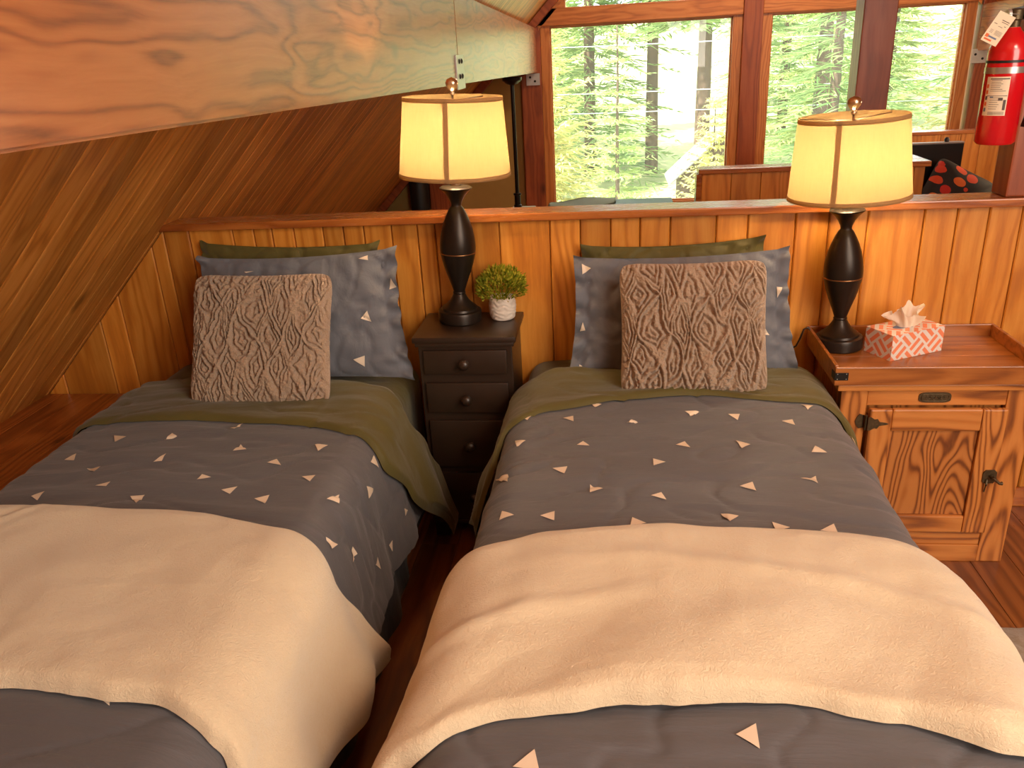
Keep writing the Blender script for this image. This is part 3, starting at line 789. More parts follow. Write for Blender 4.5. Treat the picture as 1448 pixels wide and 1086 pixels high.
# ------------------------------------------------------------------ pillows
def sham_pt(a, b, sg, W, H, T, fl, k, flange):
    """a: -1..1 over body plus flange; b: -1..1"""
    A = a * (1 + flange)
    aa = clamp(A, -1, 1)
    x, z, t = pillow(aa, b, W, H, T, 2.6, .06)
    if abs(A) > 1:
        ex = (abs(A) - 1)
        x = (1 if A > 0 else -1) * (abs(x) + ex * W / 2)
        t = .004
        sg2 = 1
        wv = .016 * sin(b * 17 + k + 4 * ns(b * 3, k, A)) * min(1, ex / flange * 1.3)
        y = sg * t + wv
        z *= 1 + .05 * ex / flange
    else:
        d = .009 * ns(x * 10 + k, z * 11, k) + .005 * ns(x * 24, z * 26, k)
        c = abs(ns(x * 9 + k, z * 13 + ns(x * 8, z * 8, k), 3 * k)); d -= .006 * exp(-(c / .07) ** 2)
        g = exp(-((1 - abs(A)) / .10) ** 2)
        d += g * .007 * sin(z * 95 + k + 4 * ns(z * 11, k, 1))
        y = sg * (max(t, .004) + (d if t > .006 else 0))
    x *= 1 + fl * (-b)
    return Vector((x, y, z))
def sham(name, W, H, T, loc, rot, mats, label, tris=(), flange=.12, fl=.05, k=1.0, parent=None):
    bm = bmesh.new()
    for sg in (-1, 1):
        grid(bm, lambda s, t: sham_pt(lerp(-1, 1, s), sin((t - .5) * pi) * .4 + (2 * t - 1) * .6, sg, W, H, T, fl, k, flange), 76, 50)
    bmesh.ops.remove_doubles(bm, verts=bm.verts[:], dist=2e-4)
    n = 8
    for Tt in tris:
        a, b, c = [Vector(q) for q in Tt]; P = {}
        for i in range(n + 1):
            for j in range(n + 1 - i):
                q = a + (b - a) * (i / n) + (c - a) * (j / n)
                p = sham_pt(clamp(q.x, -.995, .995), clamp(q.y, -.98, .98), -1, W, H, T, fl, k, flange); P[i, j] = bm.verts.new(p + Vector((0, -.0035, 0)))
        for i in range(n):
            for j in range(n - i):
                bm.faces.new((P[i, j], P[i + 1, j], P[i, j + 1])).material_index = 1
                if j < n - i - 1: bm.faces.new((P[i + 1, j], P[i + 1, j + 1], P[i, j + 1])).material_index = 1
    bmesh.ops.recalc_face_normals(bm, faces=[f for f in bm.faces if f.material_index == 0])
    return tag(obj(name, bm, mats, smooth=True, loc=loc, rot=rot), label, 'pillow')
SHAM = {'L': dict(W=.645, H=.43, T=.10, loc=(-1.042, -.188, .803), rot=(radians(-15), radians(-1.0), radians(2))),
        'R': dict(W=.635, H=.40, T=.10, loc=(.222, -.180, .785), rot=(radians(-13), radians(-1.2), radians(0)))}
sham('pillow', .62, .44, .07, (-1.118, -.052, .805), (radians(-5), radians(1.5), 0), [M['olive']], 'olive green pillow against the wall at the head of the left bed', flange=.10, k=4)
sham('pillow', .55, .42, .07, (.205, -.050, .785), (radians(-5), radians(-1.5), 0), [M['olive']], 'olive green pillow against the wall at the head of the right bed', flange=.14, k=7)
sham('pillow', **SHAM['L'], mats=[M['grey_pillow'], M['print']], label='grey triangle print pillow with gathered ends on the left bed', tris=TRI_PL, k=2.0)
sham('pillow', **SHAM['R'], mats=[M['grey_pillow'], M['print']], label='grey triangle print pillow with gathered ends on the right bed', tris=TRI_PR, k=5.0)

def knit_disp(k, W, H):
    """smocked chenille: long diamonds of rope-like ridges with gathers inside"""
    def f(x, z, a, b):
        wx = x + .026 * ns(x * 12 + k, z * 9, k) + .009 * ns(x * 34, z * 24, k)
        wz = z + .034 * ns(x * 10, z * 10 + k, k + 3) + .012 * ns(x * 30, z * 30 + k, k + 3)
        p, q = wx / .080 + wz / .19, wx / .080 - wz / .19
        def rid(t):
            t = t - math.floor(t); return min(t, 1 - t)
        r1, r2 = rid(p), rid(q); r = min(r1, r2)
        h = exp(-(r / .055) ** 2)
        inner = (.5 + .5 * cos(r * 6.283 * 5.0 + 5.5 * ns(x * 20 + k, z * 11, k + 5) + wz * 20)) ** .7
        rope = .5 + .5 * ns(x * 75 + k, z * 60, k)
        fz = ns(x * 190, z * 190, k); fz2 = ns(x * 110, z * 110, k + 8)
        return .014 * h + .013 * inner * (1 - .6 * h) + .009 * rope + .0035 * fz + .0045 * fz2 - .017
    return f
def knit_cushion(label, W, H, T, loc, rot, k):
    bm = cushion_mesh(W, H, T, 250, knit_disp(k, W, H), 4.0, 9.0)
    return tag(obj('knit_cushion', bm, M['knit'], smooth=True, loc=loc, rot=rot), label, 'cushion', 'square taupe knit cushions')
knit_cushion('fluffy taupe cable knit cushion leaning on the left bed pillow', .462, .43, .13, (-1.098, -.392, .798), (radians(-27), radians(1.2), radians(3)), 1.7)
knit_cushion('fluffy taupe cable knit cushion leaning on the right bed pillow', .448, .415, .13, (.246, -.338, .796), (radians(-20), radians(-.5), radians(0)), 6.3)

# ------------------------------------------------------------------ dark chest of drawers
e = tag(empty('chest_of_drawers', (-.473, -.14, 0)), 'narrow dark brown chest of drawers between the beds', 'chest of drawers')
bm = bmesh.new(); box(bm, -.155, .155, -.125, .13, .07, .722, .003); obj('carcass', bm, M['espresso'], e)
bm = bmesh.new(); box(bm, -.1705, .1705, -.142, .132, .737, .758, .006); box(bm, -.163, .163, -.135, .13, .7225, .7372, .004); obj('top', bm, M['espresso'], e, 40)
bm = bmesh.new(); box(bm, -.157, .157, -.128, .13, .052, .0695, .003)
for sx in (-1, 1):
    box(bm, sx * .155 - (.05 if sx > 0 else 0), sx * .155 + (.05 if sx < 0 else 0), -.127, -.09, 0, .0515, .003)
    box(bm, sx * .155 - (.05 if sx > 0 else 0), sx * .155 + (.05 if sx < 0 else 0), .09, .127, 0, .0515, .003)
obj('plinth', bm, M['espresso'], e)
for i, (za, zb) in enumerate(((.628, .702), (.49, .598), (.285, .462), (.09, .262))):
    zb = zb if i else .712
    bm = bmesh.new(); box(bm, -.138, .138, -.139, -.1255, za, zb, .006); d = obj('drawer', bm, M['espresso'], e, 40)
    zc = (za + zb) / 2
    bm = bmesh.new(); lathe(bm, [(.009, 0), (.008, .008), (.014, .014), (.0185, .021), (.017, .029), (.009, .035), (0, .036)], 20, M=Matrix.Translation((0, -.139, zc)) @ Matrix.Rotation(pi / 2, 4, 'X'), cap=False)
    obj('knob', bm, M['espresso'], d, 60)

# ------------------------------------------------------------------ lamps
def lamp(loc, rot, label, strip):
    e = tag(empty('table_lamp', loc, rot), label, 'lamp', 'matching bedside lamps')
    k = .972
    prof = [(.0, 0), (.070, 0), (.0735, .004), (.0735, .034), (.071, .040), (.062, .043), (.060, .050), (.0535, .054), (.046, .061), (.035, .072), (.026, .086), (.020, .098)]
    bm = bmesh.new(); lathe(bm, [(r, z * k) for r, z in prof], 40, cap=False); obj('base', bm, M['bronze'], e, 28)
    prof = [(.0, .0985), (.0205, .0985), (.0215, .1015), (.0205, .105), (.019, .107), (.023, .120), (.030, .142), (.040, .170), (.050, .203), (.0568, .232), (.0583, .241)]
    prof2 = [(.0590, .2415), (.0590, .2445)]
    prof3 = [(.0583, .245), (.0592, .258), (.0585, .275), (.056, .298), (.050, .326), (.0415, .352), (.0315, .376), (.023, .392), (.018, .398), (.0165, .402), (.0185, .412), (.026, .428), (.036, .442), (.0475, .453), (.052, .457), (.0525, .460), (.046, .464), (.017, .468)]
    bm = bmesh.new(); lathe(bm, [(r, z * k) for r, z in prof], 40, cap=False); lathe(bm, [(r, z * k) for r, z in prof3], 40, cap=False)
    b = obj('body', bm, M['bronze'], e, 50)
    bm = bmesh.new(); lathe(bm, [(.0582, .241 * k), (.0594, .2418 * k), (.0594, .2445 * k), (.0582, .2452 * k)], 40, cap=False); obj('copper_line', bm, M['bronze_line'], b, True)
    bm = bmesh.new(); lathe(bm, [(.0145, .468 * k), (.0145, .520 * k), (.006, .522 * k)], 20); lathe(bm, [(.018, .522 * k), (.018, .56 * k)], 20); obj('stem', bm, M['nickel'], e, 40)
    bm = bmesh.new(); lathe(bm, [(.010, .561 * k), (.020, .59 * k), (.028, .625 * k), (.024, .65 * k), (.012, .664 * k), (0, .667 * k)], 20, cap=False); obj('bulb', bm, M['bulb'], e, True)
    zb, zt, rb, rt = .500 * k, .744 * k, .178, .154
    bm = bmesh.new(); lathe(bm, [(rb, zb), (lerp(rb, rt, .5), lerp(zb, zt, .5)), (rt, zt)], 64, cap=False)
    s = obj('lamp_shade', bm, M['shade'], e, True)
    for za, z2 in ((zb, zb + .011), (zt - .011, zt)):
        bm = bmesh.new()
        ra, rc = lerp(rb, rt, (za - zb) / (zt - zb)) + .0012, lerp(rb, rt, (z2 - zb) / (zt - zb)) + .0012
        lathe(bm, [(ra - .003, za - .0006), (ra, za - .0006), (rc, z2 + .0006), (rc - .003, z2 + .0006)], 64, cap=False)
        obj('trim_band', bm, M['ribbon'], s, True)
    for a0 in (strip, strip + 2 * pi / 3, strip + 4 * pi / 3):
        bm = bmesh.new()
        def f(u, v):
            z = lerp(zb, zt, v); r = lerp(rb, rt, v) + .0010; a = a0 + (u - .5) * .015 / r
            return (r * cos(a), r * sin(a), z)
        grid(bm, f, 3, 6)
        obj('seam_ribbon', bm, M['ribbon'], s, True)
    bm = bmesh.new()
    for a in range(3):
        t = strip + .5 + a * 2 * pi / 3
        tube(bm, [(0.004 * cos(t), .004 * sin(t), zt - .012), (rt * .99 * cos(t), rt * .99 * sin(t), zt - .006)], .0016, 6)
    tube(bm, [(0, 0, .667 * k + .003), (0, 0, zt + .004)], .003, 8)
    obj('harp', bm, M['nickel'], e, True)
    bm = bmesh.new(); lathe(bm, [(.006, zt + .004), (.008, zt + .010), (.005, zt + .014), (.010, zt + .018), (.0175, zt + .028), (.0205, zt + .038), (.0165, zt + .049), (0, zt + .056)], 20, cap=False); obj('finial', bm, M['nickel'], e, True)
    l = bpy.data.lights.new('lamp_light', 'POINT'); l.energy = LAMP_W; l.color = (1.0, .72, .41); l.shadow_soft_size = .035
    lo = bpy.data.objects.new('lamp_light', l); lo.location = (0, 0, .612 * k); link(lo, e)
    return e
LAMP_W = 27
lamp((-.512, -.10, .7585), (0, radians(2.4), 0), 'lit table lamp on the dark chest beside the potted plant', radians(-88))
lamp((.740, -.108, .6505), (0, radians(-2.2), 0), 'lit table lamp on the wooden tray beside the tissue box', radians(-118))
bm = bmesh.new()
tube(bm, [(.700, -.06, .6555), (.682, -.05, .664), (.667, -.045, .68), (.655, -.045, .697), (.641, -.045, .69), (.632, -.045, .66), (.622, -.04, .63), (.61, -.03, .617), (.59, -.025, .614)], .0032, 8)
tag(obj('lamp_cord', bm, M['espresso'], smooth=True), 'thin brown lamp cord looping over the left side of the wooden tray', 'cord')

# ------------------------------------------------------------------ potted plant
e = tag(empty('potted_plant', (-.366, -.085, .7585)), 'small yellow green plant in a white textured pot', 'plant')
bm = bmesh.new()
prof = [(0, 0), (.034, 0)] + [(pl(z, [(.003, .039), (.02, .044), (.04, .0455), (.062, .0445), (.078, .042)]), z) for z in [.003 + .075 * i / 22 for i in range(23)]] + [(.0385, .078), (.039, .066), (0, .066)]
lathe(bm, prof, 96, cap=False)
for v in bm.verts:
    r = math.hypot(v.co.x, v.co.y)
    if r > .0395 and .003 < v.co.z < .077:
        a = math.atan2(v.co.y, v.co.x); d = .0022 * sin(v.co.z * 420 + 7 * ns(a * 1.6, v.co.z * 30, 2) + a * 3) * (.6 + ns(a * 3, v.co.z * 60, 9)) ; v.co.x *= 1 + d / r; v.co.y *= 1 + d / r
obj('pot', bm, M['pot'], e, True)
bm = bmesh.new(); rn = random.Random(5)
for i in range(2200):
    th = rn.uniform(0, 2 * pi); ph = math.acos(rn.uniform(-.45, 1)); rr = rn.uniform(.55, 1.0) ** .6
    c = Vector((.082 * rr * sin(ph) * cos(th), .082 * rr * sin(ph) * sin(th), .108 + .068 * rr * cos(ph)))
    d = (c - Vector((0, 0, .075))).normalized() + Vector((rn.uniform(-.5, .5), rn.uniform(-.5, .5), rn.uniform(-.2, .6))); d.normalize()
    w = d.cross(Vector((rn.uniform(-1, 1), rn.uniform(-1, 1), rn.uniform(-1, 1)))).normalized() * rn.uniform(.0018, .0034)
    L = rn.uniform(.010, .022)
    poly(bm, [c, c + d * L * .5 + w, c + d * L, c + d * L * .5 - w])
obj('foliage', bm, M['plant'], e)
bm = bmesh.new()
for i in range(40):
    th = rn.uniform(0, 2 * pi); r = rn.uniform(.02, .05)
    tube(bm, [(r * .3 * cos(th), r * .3 * sin(th), .067), (r * cos(th), r * sin(th), rn.uniform(.09, .13))], .0009, 4)
obj('stems', bm, M['plant'], e)

# ------------------------------------------------------------------ oak cabinet
e = tag(empty('oak_cabinet', (.967, -.185, 0)), 'oak icebox style cabinet under the wooden tray', 'cabinet')
cx, cy = .967, -.185
def B(lst, name, m, parent, bev=.003):
    bm = bmesh.new()
    for (a, b, c, d, g, h) in lst: box(bm, a - cx, b - cx, c - cy, d - cy, g, h, bev)
    return obj(name, bm, M[m], parent)
B([(.697, 1.238, -.335, -.01, .02, .603)], 'carcass', 'oak_z', e)
for q in ((.692, .769), (1.166, 1.243)): B([(*q, -.360, -.3355, 0, .604)], 'stile', 'oak_z', e)
for q in ((.551, .604), (.062, .116)): B([(.7695, 1.1655, -.358, -.3355, *q)], 'rail', 'oak_x', e)
B([(.7695, 1.1655, -.363, -.3355, .0, .0615)], 'plinth', 'oak_x', e)
B([(.676, 1.258, -.376, -.006, .6045, .6275)], 'top_board', 'oak_x', e, .005)
d = B([(.8425, 1.0975, -.368, -.3608, .1785, .4735)], 'door', 'oak_panel', e, .001)
for q in ((.776, .842), (1.098, 1.168)): B([(*q, -.380, -.3605, .118, .546)], 'door_stile', 'oak_z', d, .005)
for q in ((.474, .546), (.118, .178)): B([(.8425, 1.0975, -.379, -.3605, *q)], 'door_rail', 'oak_x', d, .005)
def flat(pts, y, th, name, m, parent, bm=None, link_=True):
    bm = bm or bmesh.new(); prism(bm, [(px - cx, y - cy, pz) for px, pz in pts], (0, -th, 0))
    return obj(name, bm, M[m], parent) if link_ else bm
for zc in (.500, .165):
    h = [(.772, zc - .022), (.772, zc + .022), (.780, zc + .022), (.792, zc + .014), (.800, zc + .016), (.806, zc + .006), (.826, zc + .003), (.832, zc), (.826, zc - .003), (.806, zc - .006), (.800, zc - .016), (.792, zc - .014), (.780, zc - .022)]
    bm = flat(h, -.3802, .003, 'hinge', 'brass_old', d, None, False)
    flat([(.766, zc - .020), (.752, zc - .024), (.744, zc - .012), (.740, zc), (.744, zc + .012), (.752, zc + .024), (.766, zc + .020)], -.3602, .003, 'hinge', 'brass_old', d, bm, False)
    lathe(bm, [(.0045, -.024), (.0045, .024)], 10, c=(.769 - cx, -.372 - cy, zc)); obj('hinge', bm, M['brass_old'], d, 40)
bm = flat([(1.128, .305), (1.128, .335), (1.135, .345), (1.160, .345), (1.167, .338), (1.167, .308), (1.160, .300), (1.135, .300)], -.3802, .004, 'latch', 'brass_old', d, None, False)
tube(bm, [(1.150 - cx, -.383 - cy, .325), (1.152 - cx, -.402 - cy, .324)], .006, 10); tube(bm, [(1.148 - cx, -.402 - cy, .330), (1.168 - cx, -.406 - cy, .312), (1.176 - cx, -.404 - cy, .311)], [.005, .0045, .006], 10)
tube(bm, [(1.140 - cx, -.383 - cy, .312), (1.139 - cx, -.39 - cy, .30), (1.138 - cx, -.386 - cy, .272)], [.0045, .003, .0025], 8); obj('latch', bm, M['brass_old'], d, 40)
b = []
for i in range(40):
    a = 2 * pi * i / 40; b.append((.962 + .046 * (abs(cos(a)) ** .45) * (1 if cos(a) > 0 else -1), .5775 + .0165 * (abs(sin(a)) ** .55) * (1 if sin(a) > 0 else -1)))
np_ = flat(b, -.3582, .003, 'nameplate', 'brass_old', e)
bm = bmesh.new()
pts = [(.962 + .039 * (abs(cos(a)) ** .5) * (1 if cos(a) > 0 else -1), .5775 + .0115 * (abs(sin(a)) ** .6) * (1 if sin(a) > 0 else -1)) for a in [2 * pi * i / 36 for i in range(37)]]
tube(bm, [(p[0] - cx, -.3615 - cy, p[1]) for p in pts], .0012, 6)
tube(bm, [(.962 - cx + .028 * t, -.3618 - cy, .5775 + .0055 * sin(t * 9)) for t in [i / 20 - .5 for i in range(21)] for _ in (0,)], .0014, 6)
for sx in (-1, 1): tube(bm, [(.962 - cx + sx * (.020 + .006 * cos(a)), -.3618 - cy, .5775 + .006 * sin(a)) for a in [i * .5 for i in range(12)]], .0011, 6)
obj('nameplate_relief', bm, M['brass_old'], np_, True)

# ------------------------------------------------------------------ tray on the cabinet
e = tag(empty('wooden_tray', (.957, -.19, .628)), 'shallow brown wooden tray with raised sides on the oak cabinet', 'tray')
cx, cy, z0 = .957, -.19, .628
def T_(lst, name, m, bev=.003):
    bm = bmesh.new()
    for (a, b, c, d, g, h) in lst: box(bm, a - cx, b - cx, c - cy, d - cy, g - z0, h - z0, bev)
    return obj(name, bm, M[m], e)
x0, x1, y0, y1, zt = .660, 1.255, -.388, -.004, .690
bm = bmesh.new(); yy = y0 + .011
while yy < y1 - .012:
    w = min(.09, y1 - .011 - yy); box(bm, x0 + .011 - cx, x1 - .011 - cx, yy - cy, yy + w - .0008 - cy, .0002, .022, .001); yy += .09
obj('tray_floor', bm, M['tray'], e)
T_([(x0, x1, y0, y0 + .0105, .6282, zt - .0035)], 'front_side', 'tray'); T_([(x0, x1, y1 - .0105, y1, .6282, zt)], 'back_side', 'tray')
def side(xa, xb, name):
    bm = bmesh.new(); box(bm, xa - cx, xb - cx, y0 + .0108 - cy, y1 - .0108 - cy, .0002, zt - z0, .003); o = obj(name, bm, M['tray'], e)
side(x0, x0 + .0105, 'left_side'); side(x1 - .0105, x1, 'right_side')
for (xa, xb) in ((x0 + .0006, x0 + .038), (x1 - .038, x1 - .0006)):
    bm = bmesh.new(); box(bm, xa - cx, xb - cx, y0 - .0016 - cy, y0 - .0002 - cy, .018, .042, .0004)
    s0 = x0 if xa < .9 else x1
    box(bm, s0 - .0015 - cx if xa < .9 else s0 + .0002 - cx, s0 - .0002 - cx if xa < .9 else s0 + .0015 - cx, y0 - .0016 - cy, y0 + .035 - cy, .018, .042, .0004)
    for px in (xa + .006, xb - .006):
        for pz in (.022, .038): lathe(bm, [(.0016, 0), (.001, .0008), (0, .001)], 8, mi=1, M=Matrix.Translation((px - cx, y0 - .0016 - cy, pz)) @ Matrix.Rotation(pi / 2, 4, 'X'), cap=False)
    obj('corner_bracket', bm, [M['black_iron'], M['steel']], e)

# ------------------------------------------------------------------ tissue box
def uvbox(bm, x0, x1, y0, y1, z0, z1):
    uvl = bm.loops.layers.uv.verify()
    fs = []
    vs = [bm.verts.new((x, y, z)) for z in (z0, z1) for y in (y0, y1) for x in (x0, x1)]
    for f in ((0, 2, 3, 1), (4, 5, 7, 6), (0, 1, 5, 4), (2, 6, 7, 3), (0, 4, 6, 2), (1, 3, 7, 5)):
        fc = bm.faces.new([vs[i] for i in f]); fc.normal_update(); nn = fc.normal
        for l in fc.loops:
            c = l.vert.co
            l[uvl].uv = (c.x + .011, c.y) if abs(nn.z) > .5 else ((c.x + .003, c.z + .004) if abs(nn.y) > .5 else (c.y + .01, c.z + .004))
        fs.append(fc)
    return fs
e = tag(empty('tissue_box', (.926, -.150, .6505), (0, 0, radians(27))), 'white tissue box with a coral lattice pattern on the tray', 'tissue box')
bm = bmesh.new(); uvbox(bm, -.103, .103, -.056, .056, 0, .083); obj('box', bm, M['tissue_card'], e)
bm = bmesh.new()
pts = [(.05 * cos(a), .018 * sin(a), .0834) for a in [2 * pi * i / 24 for i in range(24)]]
poly(bm, pts); obj('opening', bm, M['ink_blue'], e)
bm = bmesh.new(); rn = random.Random(2)
NP = 60
def tis(s, t):
    a = 2 * pi * s
    r = lerp(.030, .072 + .016 * sin(5 * a + 1) + .010 * sin(3 * a), t ** .8)
    z = .080 + .066 * t ** .6 * (.78 + .24 * sin(2 * a + .6) + .16 * sin(5 * a + 2.6)) + .004 * sin(9 * a + 6 * t)
    w = .008 * sin(11 * a + 4 * t) * t
    return ((r + w) * cos(a) * .82, (r * .55 + w) * sin(a), max(.081, z))
grid(bm, tis, NP, 14); bmesh.ops.remove_doubles(bm, verts=bm.verts[:], dist=1e-5)
bm2 = bmesh.new()
obj('tissue', bm, M['tissue'], e, True); bm2.free()

# ------------------------------------------------------------------ fire extinguisher
e = tag(empty('fire_extinguisher', (1.130, -.075, 1.272)), 'red fire extinguisher hung on the wooden post at the right', 'fire extinguisher')
Rr = .0545
bm = bmesh.new(); lathe(bm, [(0, .004), (.036, 0), (.048, .002), (Rr, .010), (Rr, .252), (.0525, .266), (.046, .282), (.034, .298), (.022, .310), (.018, .318), (0, .318)], 48, cap=False); obj('cylinder', bm, M['red'], e, 40)
def wrap(name, a0, a1, za, zb, m, parent, dr=.0006, n=16):
    bm = bmesh.new(); grid(bm, lambda s, t: ((Rr + dr) * cos(radians(lerp(a0, a1, s))), (Rr + dr) * sin(radians(lerp(a0, a1, s))), lerp(za, zb, t)), n, 2)
    return obj(name, bm, M[m], parent, True)
wrap('strap', 0, 360, .226, .233, 'black', e, .0016, 48)
wrap('band', 0, 360, .198, .215, 'silver', e, .0012, 48)
lb = wrap('label', 196, 262, .085, .190, 'paper', e)
rn = random.Random(4)
bm = bmesh.new()
def strip(bm, a0, a1, za, zb, mi): grid(bm, lambda s, t: ((Rr + .0011) * cos(radians(lerp(a0, a1, s))), (Rr + .0011) * sin(radians(lerp(a0, a1, s))), lerp(za, zb, t)), 6, 1, mi)
strip(bm, 208, 260, .183, .186, 0); strip(bm, 205, 260, .138, .1395, 0); strip(bm, 214, 224, .1345, .137, 2)
for i in range(7): strip(bm, 212, 212 + rn.uniform(25, 44), .180 - i * .0048, .1812 - i * .0048, 0)
for i in range(6): strip(bm, 214, 214 + rn.uniform(20, 34), .133 - i * .006, .1342 - i * .006, 0)
strip(bm, 252, 259, .100, .128, 0); strip(bm, 238, 250, .126, .134, 0)
for i in range(5): strip(bm, 199, 206, .160 - i * .016, .170 - i * .016, (1, 1, 0, 1, 2)[i])
for i in range(3): strip(bm, 214, 258, .088 + i * .003, .0892 + i * .003, 0)
obj('label_print', bm, [M['ink'], M['ink_red'], M['ink_blue']], lb)
bm = bmesh.new(); lathe(bm, [(.016, .3185), (.016, .335), (.021, .338), (.021, .362), (.012, .366), (0, .366)], 20, cap=False); v = obj('valve', bm, M['brass_old'], e, 40)
bm = bmesh.new(); box(bm, -.012, .012, -.018, .018, .340, .358, .003); lathe(bm, [(.017, 0), (.017, .008), (.0, .008)], 20, M=Matrix.Translation((-.020, -.010, .349)) @ Matrix.Rotation(radians(-90), 4, 'Y') , cap=False); obj('gauge', bm, M['steel'], v, 40)
bm = bmesh.new()
prism(bm, [(.005, -.008, .366), (.09, -.008, .352), (.11, -.008, .330), (.10, -.008, .322), (.07, -.008, .340), (.005, -.008, .350)], (0, .016, 0))
prism(bm, [(-.01, -.007, .3665), (.09, -.007, .385), (.115, -.007, .378), (.115, -.007, .370), (.08, -.007, .374), (.01, -.007, .3662)], (0, .014, 0))
obj('handle', bm, M['black'], e)
bm = bmesh.new(); tube(bm, [(.018, -.012, .345), (.045, -.03, .345), (.068, -.036, .32), (.073, -.036, .26), (.071, -.034, .16), (.07, -.03, .09)], .009, 10); tube(bm, [(.07, -.03, .09), (.069, -.028, .05)], [.011, .016], 12); obj('hose', bm, M['black'], e, True)
bm = bmesh.new(); box(bm, .030, .088, -.050, -.046, .285, .345, .006); obj('white_plate', bm, M['white_plastic'], e)
# inspection tag
tg = None
Mt = Matrix.Translation((-.048, -.066, .352)) @ Matrix.Scale(.86, 4) @ Matrix.Rotation(radians(-22), 4, 'Z') @ Matrix.Rotation(radians(28), 4, 'Y') @ Matrix.Rotation(radians(-4), 4, 'X')
bm = bmesh.new(); box(bm, -.026, .026, -.0005, .0005, -.094, 0, 0, M=Mt); tg = obj('tag', bm, M['paper'], e)
bm = bmesh.new()
def tl(x0, x1, z0, z1, mi): box(bm, x0, x1, -.0009, -.0006, z0, z1, 0, mi, Mt)
tl(-.004, .020, -.022, -.020, 0); tl(-.002, .020, -.027, -.0255, 0); tl(-.020, -.010, -.037, -.0355, 0); tl(.012, .018, -.036, -.0345, 0); tl(-.004, .010, -.041, -.040, 0)
for i in range(5): tl(-.002, .020, -.054 - i * .003, -.0532 - i * .003, 0)
for i in range(3): tl(-.018, -.008, -.056 - i * .004, -.0552 - i * .004, 0)
tl(-.012, .014, -.078, -.073, 2); tl(-.022, -.012, -.080, -.070, 1); tl(-.020, .004, -.088, -.083, 1)
obj('tag_print', bm, [M['ink'], M['ink_red'], M['ink_blue']], tg)
bm = bmesh.new(); tube(bm, [(-.047, -.062, .350), (-.02, -.03, .352), (0, -.021, .350)], .001, 6); obj('tag_wire', bm, M['steel'], tg)
bm = bmesh.new(); box(bm, .056, .0915, -.02, .05, .18, .235, .003); box(bm, .0, .056, .0555, .060, .19, .225, .001); obj('bracket', bm, M['steel'], e)

# ------------------------------------------------------------------ rug
bm = bmesh.new()
def rg(s, t):
    x, y = lerp(.85, 2.1, s), lerp(-.69, -2.4, t)
    e_ = min(s, 1 - s, t * 1.3, 1 - t) * 20
    return (x + .006 * ns(x * 20, y * 20, 1), y + .006 * ns(x * 20, y * 20, 5), .002 + min(1, e_) * .016 + .007 * ns(x * 45, y * 45, 2) * min(1, e_))
grid(bm, rg, 140, 180)
tag(obj('rug', bm, M['rug'], smooth=True), 'grey beige shaggy rug on the floor right of the right bed', 'rug')

# ------------------------------------------------------------------ outside
bm = bmesh.new()
grid(bm, lambda s, t: (lerp(-60, 80, s), lerp(6.7, 120, t), -3.2 + .3 * ns(s * 20, t * 20, 1) + t * 8), 60, 60)
struct(obj('ground_outside', bm, M['ground'], smooth=True))
def conifer_mesh(seed, H, R, tiers, nb, seg, z0=0.08, wid=1.0, droop=.25, upturn=.2, dens=1.0):
    rn = random.Random(seed); bm = bmesh.new()
    for k in range(tiers):
        f = (k + rn.uniform(-.2, .2)) / tiers; z = H * lerp(z0, .985, clamp(f))
        L = R * (1 - clamp(f)) ** .8 * rn.uniform(.85, 1.1) + .05
        n = max(4, int(nb * (1 - .45 * f)))
        a0 = rn.uniform(0, 6.28)
        for j in range(n):
            a = a0 + 6.283 * j / n + rn.uniform(-.25, .25); l = L * rn.uniform(.7, 1.1)
            d = Vector((cos(a), sin(a), 0)); sd = Vector((-sin(a), cos(a), 0))
            m = max(4, int(seg * (.4 + .6 * l / R)))
            def P(t): return Vector((0, 0, z)) + d * l * t + Vector((0, 0, l * (-droop * t + upturn * t * t)))
            # branch wood
            for i in range(m):
                t0 = (i + .3) / m; p = P(t0)
                tl_ = l * .42 * (1.05 - t0) * rn.uniform(.8, 1.15) + .045 * wid
                for sg in (-1, 1):
                    q = (d * .75 + sd * sg * rn.uniform(.6, 1.0) + Vector((0, 0, rn.uniform(-.35, .15)))).normalized()
                    side_ = q.cross(Vector((0, 0, 1))).normalized() * .02 * wid * rn.uniform(.8, 1.3)
                    w2 = Vector((0, 0, 1)) * .014 * wid
                    e1 = p + q * tl_ * .5; e2 = p + q * tl_ + Vector((0, 0, -.06 * tl_))
                    poly(bm, [p, e1 + side_, e2, e1 - side_])
                    if rn.random() < dens: poly(bm, [p, e1 + w2 + side_ * .4, e2, e1 - w2])
                    # small side needles clumps
                    for h in range(2):
                        b0 = p + q * tl_ * rn.uniform(.2, .8)
                        qq = (q + sd * rn.uniform(-1.2, 1.2) + Vector((0, 0, rn.uniform(-.5, .5)))).normalized()
                        ss = qq.cross(Vector((rn.uniform(-1, 1), 0, 1))).normalized() * .011 * wid
                        poly(bm, [b0, b0 + qq * .06 * wid + ss, b0 + qq * .13 * wid, b0 + qq * .06 * wid - ss])
    me = bpy.data.meshes.new('foliage'); bm.to_mesh(me); bm.free(); return me
def trunk_mesh(H, r):
    bm = bmesh.new(); n = 12
    lathe(bm, [(r * (1 - .93 * i / n) + .004, H * i / n) for i in range(n + 1)], 12)
    for v in bm.verts:
        v.co.x += .02 * ns(v.co.z * .8, r, 3) ; v.co.y += .02 * ns(v.co.z * .8, r, 7)
    me = bpy.data.meshes.new('trunk'); bm.to_mesh(me); bm.free(); me.shade_smooth(); me.materials.append(M['bark']); return me
MESH = {}
def fol(key, mat, *a, **k):
    me = conifer_mesh(*a, **k); me.materials.append(M[mat]); MESH[key] = me
